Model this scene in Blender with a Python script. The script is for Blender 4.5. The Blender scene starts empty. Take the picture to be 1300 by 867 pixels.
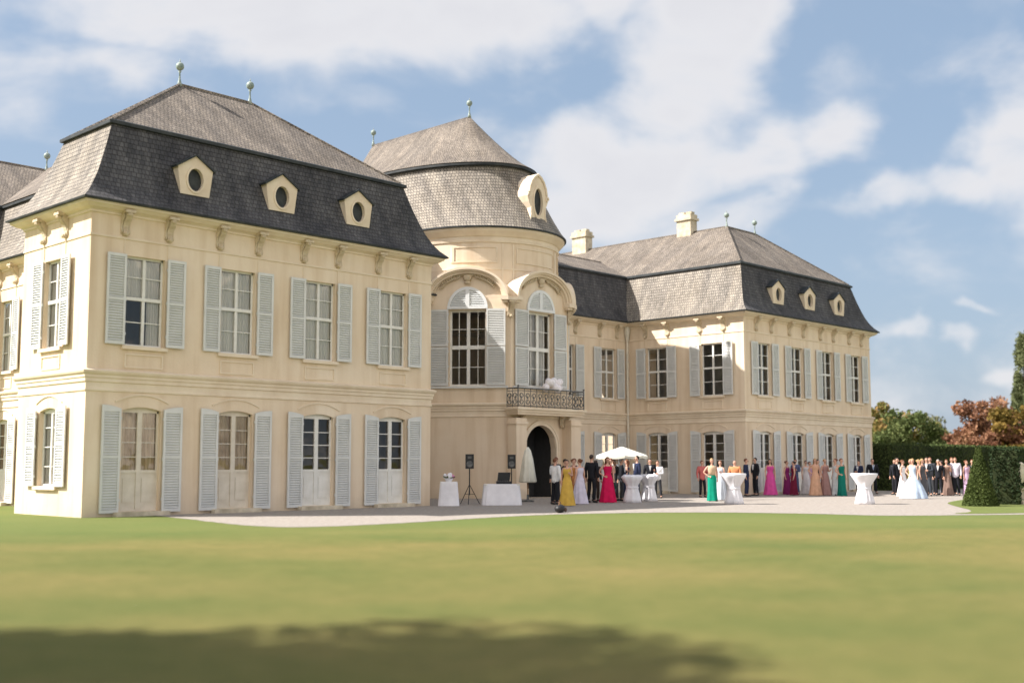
import bpy, math, random
import numpy as np
from mathutils import Vector, Matrix
random.seed(7); rng = np.random.default_rng(7)
C = bpy.context.scene.collection
sc = bpy.context.scene
PI = math.pi

# ------------------------------------------------------------------ mesh helper
class MB:
    def __init__(s): s.v=[]; s.f=[]; s.uv=[]
    def face(s, pts, uv=None):
        n=len(s.v); s.v.extend([tuple(p) for p in pts]); s.f.append(tuple(range(n,n+len(pts))))
        if uv is None:
            a=Vector(pts[0]); b=Vector(pts[1]); c=Vector(pts[2]); nn=(b-a).cross(c-a)
            ax=max(range(3), key=lambda i: abs(nn[i]))
            i,j=[(1,2),(0,2),(0,1)][ax]; uv=[(p[i],p[j]) for p in pts]
        s.uv.extend(uv)
    def box(s, x0,x1,y0,y1,z0,z1):
        a=[(x0,y0,z0),(x1,y0,z0),(x1,y1,z0),(x0,y1,z0),(x0,y0,z1),(x1,y0,z1),(x1,y1,z1),(x0,y1,z1)]
        for q in ((3,2,1,0),(4,5,6,7),(0,1,5,4),(1,2,6,5),(2,3,7,6),(3,0,4,7)): s.face([a[i] for i in q])
    def slat(s, x0,x1,y,z,dep,th,ang):
        # horizontal louvre slat tilted about x
        c,si=math.cos(ang),math.sin(ang); P=[]
        for (dy,dz) in ((-dep/2,-th/2),(dep/2,-th/2),(dep/2,th/2),(-dep/2,th/2)):
            P.append((y+dy*c-dz*si, z+dy*si+dz*c))
        for i in range(4):
            a,b=P[i],P[(i+1)%4]; s.face([(x0,a[0],a[1]),(x1,a[0],a[1]),(x1,b[0],b[1]),(x0,b[0],b[1])])
    def grid(s, rings, close=False, uvs=None, flip=False):
        n=len(rings[0]); m=len(rings)
        for i in range(m-1):
            for j in range(n if close else n-1):
                k=(j+1)%n
                q=[rings[i][j],rings[i][k],rings[i+1][k],rings[i+1][j]]
                if flip: q=q[::-1]
                if uvs:
                    kk=j+1
                    u=[uvs[i][j],uvs[i][kk],uvs[i+1][kk],uvs[i+1][j]]
                    if flip: u=u[::-1]
                    s.face(q,u)
                else: s.face(q)
    def prism(s, poly, d0, d1, axis='y'):
        # poly list of (a,b) -> in x,z plane extruded along y
        def P(a,b,d): return (a,d,b) if axis=='y' else ((d,a,b) if axis=='x' else (a,b,d))
        s.face([P(a,b,d0) for a,b in poly]); s.face([P(a,b,d1) for a,b in poly[::-1]])
        n=len(poly)
        for i in range(n):
            a=poly[i]; b=poly[(i+1)%n]
            s.face([P(*a,d0),P(*a,d1),P(*b,d1),P(*b,d0)])
    def tube(s, pts, rad, n=8, cap=True):
        pts=[Vector(p) for p in pts]; rings=[]
        for i,p in enumerate(pts):
            t=(pts[min(i+1,len(pts)-1)]-pts[max(i-1,0)]).normalized()
            a=t.orthogonal().normalized(); b=t.cross(a)
            if i>0:
                a=pa-t*pa.dot(t); a=a.normalized() if a.length>1e-6 else t.orthogonal().normalized(); b=t.cross(a)
            pa=a; r=rad[i] if hasattr(rad,'__len__') else rad
            rings.append([tuple(p+(a*math.cos(2*PI*k/n)+b*math.sin(2*PI*k/n))*r) for k in range(n)])
        s.grid(rings, close=True)
        if cap: s.face(rings[0][::-1]); s.face(rings[-1])
    def lathe(s, prof, n=24, c=(0,0,0), fold=None):
        rings=[]
        for i,(r,z) in enumerate(prof):
            ring=[]
            for k in range(n):
                a=2*PI*k/n; rr=r*(1+(fold(a,z) if fold else 0))
                ring.append((c[0]+rr*math.cos(a),c[1]+rr*math.sin(a),c[2]+z))
            rings.append(ring)
        s.grid(rings, close=True)
        if prof[0][0]>1e-4: s.face(rings[0][::-1])
        if prof[-1][0]>1e-4: s.face(rings[-1])
    def ball(s, c, r, n=12, m=8, sx=1,sy=1,sz=1):
        s_=[]; 
        for i in range(m+1):
            t=-PI/2+PI*i/m; s_.append([(c[0]+r*sx*math.cos(t)*math.cos(2*PI*k/n),c[1]+r*sy*math.cos(t)*math.sin(2*PI*k/n),c[2]+r*sz*math.sin(t)) for k in range(n)])
        s.grid(s_, close=True)
    def mesh(s, name, mat=None, smooth=False):
        me=bpy.data.meshes.new(name); me.from_pydata(s.v,[],s.f)
        if s.uv and len(s.uv)==len(me.loops):
            u=me.uv_layers.new(name='UVMap'); u.data.foreach_set('uv', np.array(s.uv,dtype=np.float32).ravel())
        if mat: me.materials.append(mat)
        if smooth:
            import bmesh
            bm=bmesh.new(); bm.from_mesh(me); bmesh.ops.remove_doubles(bm,verts=bm.verts,dist=1e-4); bm.to_mesh(me); bm.free()
            me.polygons.foreach_set('use_smooth',[True]*len(me.polygons))
        me.update(); return me
    def build(s, name, mat, parent=None, loc=(0,0,0), rotz=0, smooth=False):
        return obj(name, s.mesh(name,mat,smooth), parent, loc, rotz)
def obj(name, me, parent=None, loc=(0,0,0), rotz=0):
    o=bpy.data.objects.new(name, me); C.objects.link(o)
    o.location=loc; o.rotation_euler=(0,0,rotz)
    if parent is not None: o.parent=parent
    return o
def tag(o,label=None,cat=None,group=None,kind=None):
    if label: o['label']=label
    if cat: o['category']=cat
    if group: o['group']=group
    if kind: o['kind']=kind
    return o
def empty(name,loc,label,cat,group=None,rotz=0):
    o=bpy.data.objects.new(name,None); C.objects.link(o); o.location=loc; o.rotation_euler=(0,0,rotz)
    o.empty_display_size=.2
    return tag(o,label,cat,group)

# ------------------------------------------------------------------ materials
def newmat(name):
    m=bpy.data.materials.new(name); m.use_nodes=True; nt=m.node_tree
    return m,nt,nt.nodes['Principled BSDF']
def N(nt,t,**k):
    n=nt.nodes.new(t)
    for a,b in k.items():
        if a in n.inputs: n.inputs[a].default_value=b
        else: setattr(n,a,b)
    return n
def ramp(nt,fac,stops):
    r=nt.nodes.new('ShaderNodeValToRGB'); e=r.color_ramp.elements
    while len(e)<len(stops): e.new(.5)
    for i,(p,c) in enumerate(stops): e[i].position=p; e[i].color=(*c,1)
    nt.links.new(fac,r.inputs[0]); return r
def mix(nt,a,b,fac,mode='MIX'):
    m=nt.nodes.new('ShaderNodeMix'); m.data_type='RGBA'; m.blend_type=mode
    for v,i in ((a,6),(b,7)):
        if isinstance(v,tuple): m.inputs[i].default_value=(*v,1)
        else: nt.links.new(v,m.inputs[i])
    if isinstance(fac,(int,float)): m.inputs[0].default_value=fac
    else: nt.links.new(fac,m.inputs[0])
    return m.outputs[2]
def noisy(name,c1,c2,scale=2.,rough=.8,bump=.0,bscale=40.,coord='Object',lo=.35,hi=.65,stretch=None,spec=.3):
    m,nt,b=newmat(name); tc=N(nt,'ShaderNodeTexCoord'); src=tc.outputs[coord]
    if stretch:
        mp=N(nt,'ShaderNodeMapping'); mp.inputs['Scale'].default_value=stretch; nt.links.new(src,mp.inputs[0]); src=mp.outputs[0]
    n=N(nt,'ShaderNodeTexNoise',Scale=scale,Detail=6.0,Roughness=.6); nt.links.new(src,n.inputs['Vector'])
    r=ramp(nt,n.outputs['Fac'],[(lo,c1),(hi,c2)]); nt.links.new(r.outputs[0],b.inputs['Base Color'])
    b.inputs['Roughness'].default_value=rough; b.inputs['Specular IOR Level'].default_value=spec
    if bump:
        n2=N(nt,'ShaderNodeTexNoise',Scale=bscale,Detail=4.0); nt.links.new(src,n2.inputs['Vector'])
        bp=N(nt,'ShaderNodeBump',Strength=bump,Distance=.02); nt.links.new(n2.outputs['Fac'],bp.inputs['Height']); nt.links.new(bp.outputs[0],b.inputs['Normal'])
    return m
def plaster():
    m,nt,b=newmat('cream_plaster'); g=N(nt,'ShaderNodeNewGeometry')
    n=N(nt,'ShaderNodeTexNoise',Scale=.35,Detail=7.0,Roughness=.62); nt.links.new(g.outputs['Position'],n.inputs['Vector'])
    r=ramp(nt,n.outputs['Fac'],[(.3,(.71,.575,.425)),(.5,(.77,.64,.487)),(.72,(.81,.695,.55))])
    mp=N(nt,'ShaderNodeMapping'); mp.inputs['Scale'].default_value=(1.6,1.6,.13); nt.links.new(g.outputs['Position'],mp.inputs[0])
    n2=N(nt,'ShaderNodeTexNoise',Scale=1.6,Detail=5.0); nt.links.new(mp.outputs[0],n2.inputs['Vector'])
    r2=ramp(nt,n2.outputs['Fac'],[(.46,(1,1,1)),(.72,(.78,.71,.62))])
    c=mix(nt,r.outputs[0],r2.outputs[0],.6,'MULTIPLY')
    # damp dirt rising from the ground
    sx=N(nt,'ShaderNodeSeparateXYZ'); nt.links.new(g.outputs['Position'],sx.inputs[0])
    n3=N(nt,'ShaderNodeTexNoise',Scale=1.1,Detail=5.0); nt.links.new(g.outputs['Position'],n3.inputs['Vector'])
    ma=N(nt,'ShaderNodeMath',operation='MULTIPLY_ADD'); nt.links.new(n3.outputs['Fac'],ma.inputs[0]); ma.inputs[1].default_value=1.3; ma.inputs[2].default_value=-.1
    sb=N(nt,'ShaderNodeMath',operation='SUBTRACT'); nt.links.new(ma.outputs[0],sb.inputs[0]); nt.links.new(sx.outputs['Z'],sb.inputs[1]); sb.use_clamp=True
    mm=N(nt,'ShaderNodeMath',operation='MULTIPLY'); nt.links.new(sb.outputs[0],mm.inputs[0]); mm.inputs[1].default_value=.7
    c=mix(nt,c,(.50,.42,.31),mm.outputs[0]); nt.links.new(c,b.inputs['Base Color'])
    b.inputs['Roughness'].default_value=.92; b.inputs['Specular IOR Level'].default_value=.15
    n4=N(nt,'ShaderNodeTexNoise',Scale=14.0,Detail=5.0); nt.links.new(g.outputs['Position'],n4.inputs['Vector'])
    bp=N(nt,'ShaderNodeBump',Strength=.25,Distance=.02); nt.links.new(n4.outputs['Fac'],bp.inputs['Height']); nt.links.new(bp.outputs[0],b.inputs['Normal'])
    return m
def shingle(name,c1,c2,stain,row=.165,wid=.135,bump=.8,amount=.6,vary=.35):
    m,nt,b=newmat(name); uv=N(nt,'ShaderNodeTexCoord').outputs['UV']
    br=N(nt,'ShaderNodeTexBrick',Scale=1.0); br.inputs['Brick Width'].default_value=wid; br.inputs['Row Height'].default_value=row
    br.inputs['Mortar Size'].default_value=.012; br.inputs['Mortar Smooth'].default_value=.2; br.offset=.5
    br.inputs['Color1'].default_value=(*c1,1); br.inputs['Color2'].default_value=(*c2,1); br.inputs['Mortar'].default_value=(.045,.043,.042,1)
    nz=N(nt,'ShaderNodeTexNoise',Scale=3.0,Detail=2.0); nt.links.new(uv,nz.inputs['Vector'])
    wv=N(nt,'ShaderNodeVectorMath',operation='MULTIPLY_ADD'); nt.links.new(nz.outputs['Color'],wv.inputs[0]); wv.inputs[1].default_value=(.16,.045,0); nt.links.new(uv,wv.inputs[2])
    nt.links.new(wv.outputs[0],br.inputs['Vector'])
    n=N(nt,'ShaderNodeTexNoise',Scale=.55,Detail=7.0,Roughness=.65); g=N(nt,'ShaderNodeNewGeometry')
    nt.links.new(g.outputs['Position'],n.inputs['Vector'])
    r=ramp(nt,n.outputs['Fac'],[(.35,stain),(.62,(1,1,1))])
    c=mix(nt,br.outputs['Color'],r.outputs[0],amount,'MULTIPLY')
    wn=N(nt,'ShaderNodeTexWhiteNoise'); sc_=N(nt,'ShaderNodeVectorMath',operation='DIVIDE'); nt.links.new(uv,sc_.inputs[0]); sc_.inputs[1].default_value=(wid,row,1)
    fl=N(nt,'ShaderNodeVectorMath',operation='FLOOR'); nt.links.new(sc_.outputs[0],fl.inputs[0]); nt.links.new(fl.outputs[0],wn.inputs['Vector'])
    r3=ramp(nt,wn.outputs['Value'],[(0,(.62,.62,.62)),(1,(1.2,1.2,1.2))]); c=mix(nt,c,r3.outputs[0],vary,'MULTIPLY')
    # weather streaks running down the slope
    ms=N(nt,'ShaderNodeMapping'); ms.inputs['Scale'].default_value=(1.1,.16,1); nt.links.new(uv,ms.inputs[0]); ns=N(nt,'ShaderNodeTexNoise',Scale=1.5,Detail=6.0,Roughness=.65); nt.links.new(ms.outputs[0],ns.inputs['Vector'])
    r4=ramp(nt,ns.outputs['Fac'],[(.36,(.66,.66,.68)),(.64,(1.34,1.31,1.26))]); c=mix(nt,c,r4.outputs[0],.75,'MULTIPLY')
    nt.links.new(c,b.inputs['Base Color']); b.inputs['Roughness'].default_value=.85; b.inputs['Specular IOR Level'].default_value=.25
    # each course tilts outward: saw-tooth height down the slope
    sx=N(nt,'ShaderNodeSeparateXYZ'); nt.links.new(wv.outputs[0],sx.inputs[0])
    dv=N(nt,'ShaderNodeMath',operation='DIVIDE'); nt.links.new(sx.outputs['Y'],dv.inputs[0]); dv.inputs[1].default_value=row
    fr=N(nt,'ShaderNodeMath',operation='FRACT'); nt.links.new(dv.outputs[0],fr.inputs[0])
    sub=N(nt,'ShaderNodeMath',operation='SUBTRACT'); sub.inputs[0].default_value=1; nt.links.new(fr.outputs[0],sub.inputs[1])
    ad=N(nt,'ShaderNodeMath',operation='MULTIPLY_ADD'); nt.links.new(wn.outputs['Value'],ad.inputs[0]); ad.inputs[1].default_value=.6; nt.links.new(sub.outputs[0],ad.inputs[2])
    bp=N(nt,'ShaderNodeBump',Strength=bump,Distance=.03); nt.links.new(ad.outputs[0],bp.inputs['Height']); nt.links.new(bp.outputs[0],b.inputs['Normal'])
    return m
def plain(name,c,rough=.6,metal=0,spec=.4):
    m,nt,b=newmat(name); tc=N(nt,'ShaderNodeTexCoord')
    n=N(nt,'ShaderNodeTexNoise',Scale=6.0,Detail=4.0); nt.links.new(tc.outputs['Object'],n.inputs['Vector'])
    r=ramp(nt,n.outputs['Fac'],[(.3,tuple(x*.86 for x in c)),(.7,tuple(min(1,x*1.08) for x in c))]); nt.links.new(r.outputs[0],b.inputs['Base Color'])
    b.inputs['Roughness'].default_value=rough; b.inputs['Metallic'].default_value=metal; b.inputs['Specular IOR Level'].default_value=spec
    return m
def glassmat():
    m=bpy.data.materials.new('window_glass'); m.use_nodes=True; nt=m.node_tree; nt.nodes.clear()
    o=N(nt,'ShaderNodeOutputMaterial'); t=N(nt,'ShaderNodeBsdfTransparent'); t.inputs[0].default_value=(1,1,.99,1)
    gl=N(nt,'ShaderNodeBsdfGlossy',Roughness=.02); g=N(nt,'ShaderNodeNewGeometry')
    nz=N(nt,'ShaderNodeTexNoise',Scale=2.2,Detail=1.0); nt.links.new(g.outputs['Position'],nz.inputs['Vector'])
    bp=N(nt,'ShaderNodeBump',Strength=.12,Distance=.05); nt.links.new(nz.outputs['Fac'],bp.inputs['Height']); nt.links.new(bp.outputs[0],gl.inputs['Normal'])
    lw=N(nt,'ShaderNodeFresnel',IOR=1.75); mx=N(nt,'ShaderNodeMixShader'); nt.links.new(lw.outputs[0],mx.inputs[0]); nt.links.new(t.outputs[0],mx.inputs[1]); nt.links.new(gl.outputs[0],mx.inputs[2]); nt.links.new(mx.outputs[0],o.inputs[0])
    return m
def leafmat(name,cols,trans=.25):
    m,nt,b=newmat(name); g=N(nt,'ShaderNodeNewGeometry')
    n=N(nt,'ShaderNodeTexNoise',Scale=.5,Detail=3.0); nt.links.new(g.outputs['Position'],n.inputs['Vector'])
    md=N(nt,'ShaderNodeMath',operation='MULTIPLY_ADD'); nt.links.new(g.outputs['Random Per Island'],md.inputs[0]); md.inputs[1].default_value=.5
    n2=N(nt,'ShaderNodeMath',operation='MULTIPLY_ADD'); nt.links.new(n.outputs['Fac'],n2.inputs[0]); n2.inputs[1].default_value=1.4; n2.inputs[2].default_value=-.45; nt.links.new(n2.outputs[0],md.inputs[2])
    k=len(cols); r=ramp(nt,md.outputs[0],[(i/(k-1),c) for i,c in enumerate(cols)])
    nt.links.new(r.outputs[0],b.inputs['Base Color']); b.inputs['Roughness'].default_value=.75; b.inputs['Specular IOR Level'].default_value=.1
    tr=N(nt,'ShaderNodeBsdfTranslucent'); nt.links.new(r.outputs[0],tr.inputs[0]); mx=N(nt,'ShaderNodeMixShader'); mx.inputs[0].default_value=trans
    nt.links.new(b.outputs[0],mx.inputs[1]); nt.links.new(tr.outputs[0],mx.inputs[2]); nt.links.new(mx.outputs[0],nt.nodes['Material Output'].inputs[0])
    return m
M={}
M['wall']=plaster()
M['trim']=noisy('cream_stone_trim',(.71,.585,.44),(.80,.69,.54),1.3,.9,.2,20,'Object')
M['bracket']=noisy('stained_bracket_stone',(.50,.40,.27),(.66,.56,.41),6,.9,.3,25)
M['stone']=noisy('weathered_stone',(.42,.36,.26),(.68,.60,.46),2.5,.9,.4,18,'Object')
M['roof']=shingle('wood_shingles_top',(.222,.19,.156),(.288,.248,.207),(.62,.60,.58))
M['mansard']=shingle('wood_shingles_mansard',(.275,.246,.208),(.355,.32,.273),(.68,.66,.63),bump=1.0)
M['mansard_shaded']=shingle('wood_shingles_shaded_north',(.082,.082,.086),(.125,.122,.122),(.5,.5,.52),bump=1.0,amount=.7,vary=.4)  # mansard shingles darkened: weathering plus the shade of the front put into colour
M['lead']=noisy('dark_metal_flashing',(.02,.025,.028),(.05,.055,.055),3,.55)
M['shutter']=noisy('pale_grey_shutter_paint',(.61,.615,.595),(.70,.705,.685),1.2,.6,.1,30)
M['lunette']=noisy('white_shutter_paint',(.70,.72,.72),(.78,.79,.79),1.2,.6,.1,30)
M['frame']=noisy('white_window_paint',(.70,.69,.64),(.80,.79,.75),3,.5)
M['doorpanel']=noisy('cream_door_paint',(.62,.56,.46),(.72,.66,.56),3,.6)
M['glass']=glassmat()
M['curtain']=noisy('sheer_curtain',(.74,.72,.68),(.88,.87,.84),1.6,.95,0,40,'Object',.38,.62,(9,1,.15))
M['drape']=noisy('tan_drape',(.42,.30,.18),(.72,.60,.42),1.6,.95,0,40,'Object',.38,.62,(7,1,.6))
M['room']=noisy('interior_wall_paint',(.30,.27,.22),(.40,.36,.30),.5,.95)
M['iron']=noisy('wrought_iron',(.07,.075,.075),(.19,.19,.185),5,.6)
M['black']=plain('matte_black_plastic',(.02,.02,.022),.5)
M['linen']=noisy('white_linen',(.72,.71,.74),(.84,.83,.86),2,.9,.3,6)
M['canvas']=noisy('cream_canvas',(.66,.64,.54),(.76,.74,.64),2,.9,.2,10)
M['white_pipe']=plain('painted_pipe',(.66,.62,.52),.5)
M['copper']=noisy('patinated_finial_metal',(.18,.25,.23),(.42,.46,.42),3,.5)
M['bark']=noisy('bark',(.07,.05,.035),(.16,.12,.09),4,.95,.6,12)
M['gravel']=noisy('pale_gravel',(.27,.235,.20),(.38,.34,.30),7,.95,.5,60,'Object')
M['skin']=plain('skin',(.62,.36,.26),.6)
M['hair_d']=plain('dark_brown_hair',(.035,.022,.015),.6); M['hair_l']=plain('blond_hair',(.42,.27,.12),.6); M['hair_g']=plain('grey_hair',(.4,.38,.36),.6); M['hair_b']=plain('auburn_hair',(.16,.06,.025),.6)
M['eye']=plain('eye',(.03,.02,.02),.3); M['shoe']=plain('black_shoes',(.015,.015,.015),.4)
CL={}
def cloth(name,c):
    if name not in CL: CL[name]=plain('cloth_'+name,c,.85,0,.15)
    return CL[name]
# lawn
def lawn():
    m,nt,b=newmat('lawn_grass'); g=N(nt,'ShaderNodeNewGeometry')
    mp=N(nt,'ShaderNodeMapping'); mp.inputs['Scale'].default_value=(1,1,1); mp.inputs['Rotation'].default_value=(0,0,.75); nt.links.new(g.outputs['Position'],mp.inputs[0])
    m2=N(nt,'ShaderNodeMapping'); m2.inputs['Scale'].default_value=(.8,1.1,1); nt.links.new(mp.outputs[0],m2.inputs[0])
    n=N(nt,'ShaderNodeTexNoise',Scale=.16,Detail=5.0,Roughness=.55); nt.links.new(m2.outputs[0],n.inputs['Vector'])
    r=ramp(nt,n.outputs['Fac'],[(.34,(.16,.19,.068)),(.45,(.21,.212,.08)),(.58,(.268,.236,.098)),(.72,(.298,.243,.113))])
    n1=N(nt,'ShaderNodeTexNoise',Scale=2.6,Detail=6.0,Roughness=.7); nt.links.new(g.outputs['Position'],n1.inputs['Vector'])
    r1=ramp(nt,n1.outputs['Fac'],[(.3,(.66,.74,.60)),(.7,(1.14,1.07,1.0))]); c=mix(nt,r.outputs[0],r1.outputs[0],.75,'MULTIPLY')
    n2=N(nt,'ShaderNodeTexNoise',Scale=60.0,Detail=4.0,Roughness=.7); nt.links.new(g.outputs['Position'],n2.inputs['Vector'])
    r2=ramp(nt,n2.outputs['Fac'],[(.3,(.45,.5,.4)),(.7,(1.3,1.25,1.1))]); c=mix(nt,c,r2.outputs[0],.7,'MULTIPLY')
    # greener strip beside the gravel
    sx=N(nt,'ShaderNodeSeparateXYZ'); nt.links.new(g.outputs['Position'],sx.inputs[0])
    dd=N(nt,'ShaderNodeMath',operation='MULTIPLY_ADD'); nt.links.new(sx.outputs['X'],dd.inputs[0]); dd.inputs[1].default_value=.62; nt.links.new(sx.outputs['Y'],dd.inputs[2])
    mr=N(nt,'ShaderNodeMapRange'); mr.inputs['From Min'].default_value=26; mr.inputs['From Max'].default_value=35; nt.links.new(dd.outputs[0],mr.inputs[0])
    n5=N(nt,'ShaderNodeMath',operation='MULTIPLY'); nt.links.new(mr.outputs[0],n5.inputs[0]); n5.inputs[1].default_value=.7
    c=mix(nt,c,(.15,.20,.06),n5.outputs[0])
    nt.links.new(c,b.inputs['Base Color']); b.inputs['Roughness'].default_value=.9; b.inputs['Specular IOR Level'].default_value=.1
    bp=N(nt,'ShaderNodeBump',Strength=.7,Distance=.05); nt.links.new(n2.outputs['Fac'],bp.inputs['Height']); nt.links.new(bp.outputs[0],b.inputs['Normal'])
    return m
M['lawn']=lawn()

# ------------------------------------------------------------------ camera
R_=Vector((0.6932429571644263,-0.7207037859724225,-0.0005051998991701045)); U_=Vector((-0.0693578802363755,-0.06741284590909459,0.9953115053366726)); F_=Vector((0.7173588270810068,0.6899576516652696,0.0967199675222682))
cam=bpy.data.cameras.new('camera'); co=bpy.data.objects.new('camera',cam); C.objects.link(co); sc.camera=co
mw=Matrix.Identity(4)
for i in range(3): mw[i][0]=R_[i]; mw[i][1]=U_[i]; mw[i][2]=-F_[i]
mw[2][3]=1.4716; co.matrix_world=mw
cam.sensor_width=36; cam.lens=1485.72/1300*36; cam.shift_y=12.56/1300; cam.clip_end=5000
cam.dof.use_dof=True; cam.dof.focus_distance=46; cam.dof.aperture_fstop=.33

# ------------------------------------------------------------------ world & sun
SUN=Vector((-10.5,8.15,11.9)).normalized()
w=bpy.data.worlds.new('World'); sc.world=w; w.use_nodes=True; nt=w.node_tree; nt.nodes.clear()
out=N(nt,'ShaderNodeOutputWorld'); bg=N(nt,'ShaderNodeBackground'); nt.links.new(bg.outputs[0],out.inputs[0])
sky=N(nt,'ShaderNodeTexSky'); sky.sky_type='NISHITA'; sky.sun_disc=False; sky.sun_elevation=math.asin(SUN.z); sky.sun_rotation=math.atan2(SUN.x,SUN.y)
sky.air_density=1.0; sky.dust_density=2.2; sky.ozone_density=1.6
tc=N(nt,'ShaderNodeTexCoord'); nr=N(nt,'ShaderNodeVectorMath',operation='NORMALIZE'); nt.links.new(tc.outputs['Generated'],nr.inputs[0])
sx=N(nt,'ShaderNodeSeparateXYZ'); nt.links.new(nr.outputs[0],sx.inputs[0])
def MA(op,a,b=None,c=None,clamp=False):
    n=nt.nodes.new('ShaderNodeMath'); n.operation=op; n.use_clamp=clamp
    for i,v in enumerate((a,b,c)):
        if v is None: continue
        if isinstance(v,(int,float)): n.inputs[i].default_value=v
        else: nt.links.new(v,n.inputs[i])
    return n.outputs[0]
az=MA('MULTIPLY',MA('ARCTAN2',sx.outputs['X'],sx.outputs['Y']),180/PI); el=MA('MULTIPLY',MA('ARCSINE',sx.outputs['Z']),180/PI)
cn=N(nt,'ShaderNodeTexNoise',Scale=7.0,Detail=9.0,Roughness=.52,Distortion=.3)
vm=N(nt,'ShaderNodeVectorMath',operation='MULTIPLY'); vm.inputs[1].default_value=(1,1,2.0); nt.links.new(nr.outputs[0],vm.inputs[0]); nt.links.new(vm.outputs[0],cn.inputs['Vector'])
cw=N(nt,'ShaderNodeTexNoise',Scale=11.0,Detail=4.0); nt.links.new(nr.outputs[0],cw.inputs['Vector']); cs=N(nt,'ShaderNodeSeparateColor'); nt.links.new(cw.outputs['Color'],cs.inputs[0])
azw=MA('ADD',az,MA('MULTIPLY',MA('SUBTRACT',cs.outputs[0],.5),7)); elw=MA('ADD',el,MA('MULTIPLY',MA('SUBTRACT',cs.outputs[1],.5),4))
CLOUDS=[(34,20.6,13,2.6,1.),(27,21.5,7,2.0,.8),(44,21.2,6,2.2,.8),(28,18.2,5,1.8,.6),(37,18.0,6,1.6,.55),(50.5,22.2,3.6,1.6,.7),
 (54.3,18.0,4.2,5.0,1.),(56.5,21.5,4.2,4.0,1.),(52.5,14.0,6.5,3.0,1.),(48.5,12.2,4.2,1.8,.8),(58.5,14.2,3.6,2.2,.9),(62.0,15.0,3.4,1.4,.75),(56,11.8,5,1.6,.6),
 (70.5,14.5,2.6,4.0,.85),(67.8,12.6,3.2,1.2,.7),(64.5,12.3,3.4,.9,.6),(72.5,12,4,3,.7),
 (64.6,6.1,1.2,.55,.6),(66.6,5.8,1.3,.5,.6),(68,7,1.0,.3,.5),(68.3,4.0,1.6,.6,.5),(23,15,3,1.6,.35),
 (-10,20,20,7,.9),(-60,16,22,6,.9),(-120,22,26,8,.9),(110,20,20,6,.9),(150,14,22,5,.9),(190-360,25,22,8,.8),(20,45,18,9,.8),(80,50,24,10,.8),(-40,52,30,12,.8),(-130,55,26,10,.8)]
acc=None
for a0,e0,ra,re,st in CLOUDS:
    dx=MA('MULTIPLY',MA('SUBTRACT',azw,a0),1/ra); dy=MA('MULTIPLY',MA('SUBTRACT',elw,e0),1/re)
    d2=MA('ADD',MA('MULTIPLY',dx,dx),MA('MULTIPLY',dy,dy)); v=MA('MULTIPLY',MA('SUBTRACT',1.35,MA('SQRT',d2),None,True),st)
    acc=v if acc is None else MA('SMOOTH_MAX',acc,v,.25)
dens=MA('ADD',acc,MA('MULTIPLY',MA('SUBTRACT',cn.outputs['Fac'],.5),1.9))
mr=N(nt,'ShaderNodeMapRange',interpolation_type='SMOOTHSTEP'); mr.inputs['From Min'].default_value=.12; mr.inputs['From Max'].default_value=.85; nt.links.new(dens,mr.inputs[0])
mr2=N(nt,'ShaderNodeMapRange'); mr2.inputs['From Min'].default_value=.5; mr2.inputs['From Max'].default_value=1.5; nt.links.new(dens,mr2.inputs[0])
SKYS=.105
ccol=mix(nt,(4.45,4.38,4.42),(3.7,3.66,3.84),mr2.outputs[0])
skb=mix(nt,sky.outputs[0],(.95,.88,.82),1.0,'MULTIPLY')
skl=mix(nt,skb,(1.85,2.5,3.4),.66)
# thin veil near the horizon
hz=N(nt,'ShaderNodeMapRange'); hz.inputs['From Min'].default_value=0; hz.inputs['From Max'].default_value=16; hz.inputs['To Min'].default_value=.35; hz.inputs['To Max'].default_value=0; nt.links.new(el,hz.inputs[0])
skh=mix(nt,skl,(2.45,2.9,3.45),hz.outputs[0])
fc=MA('MULTIPLY',mr.outputs[0],.88)
# clouds behind the camera are brightened and warmed as added fill for shaded walls
dt=MA('ADD',MA('MULTIPLY',sx.outputs['X'],.719),MA('MULTIPLY',sx.outputs['Y'],.695))
fb=N(nt,'ShaderNodeMapRange',interpolation_type='SMOOTHSTEP'); fb.inputs['From Min'].default_value=.45; fb.inputs['From Max'].default_value=-.35; nt.links.new(dt,fb.inputs[0])
ccol=mix(nt,ccol,(18.5,15.6,12.9),fb.outputs[0])
fin=mix(nt,skh,ccol,fc); nt.links.new(fin,bg.inputs[0]); bg.inputs[1].default_value=SKYS
sl=bpy.data.lights.new('sun','SUN'); sl.energy=4.8; sl.angle=math.radians(.53); sl.color=(1,.95,.90)
so=bpy.data.objects.new('sun',sl); C.objects.link(so); so.rotation_euler=SUN.to_track_quat('Z','Y').to_euler(); so.location=(-20,20,40)
vs=sc.view_settings; vs.view_transform='Standard'; vs.look='None'; vs.exposure=.95; vs.gamma=1
sc.render.engine='CYCLES'

# ------------------------------------------------------------------ ground
def sheet(name,poly,z,mat):
    mb=MB(); mb.face([(x,y,z) for x,y in poly]); return tag(mb.build(name,mat),kind='structure')
sheet('lawn',[(-1500,-1500),(1500,-1500),(1500,1500),(-1500,1500)],0,M['lawn'])
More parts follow.
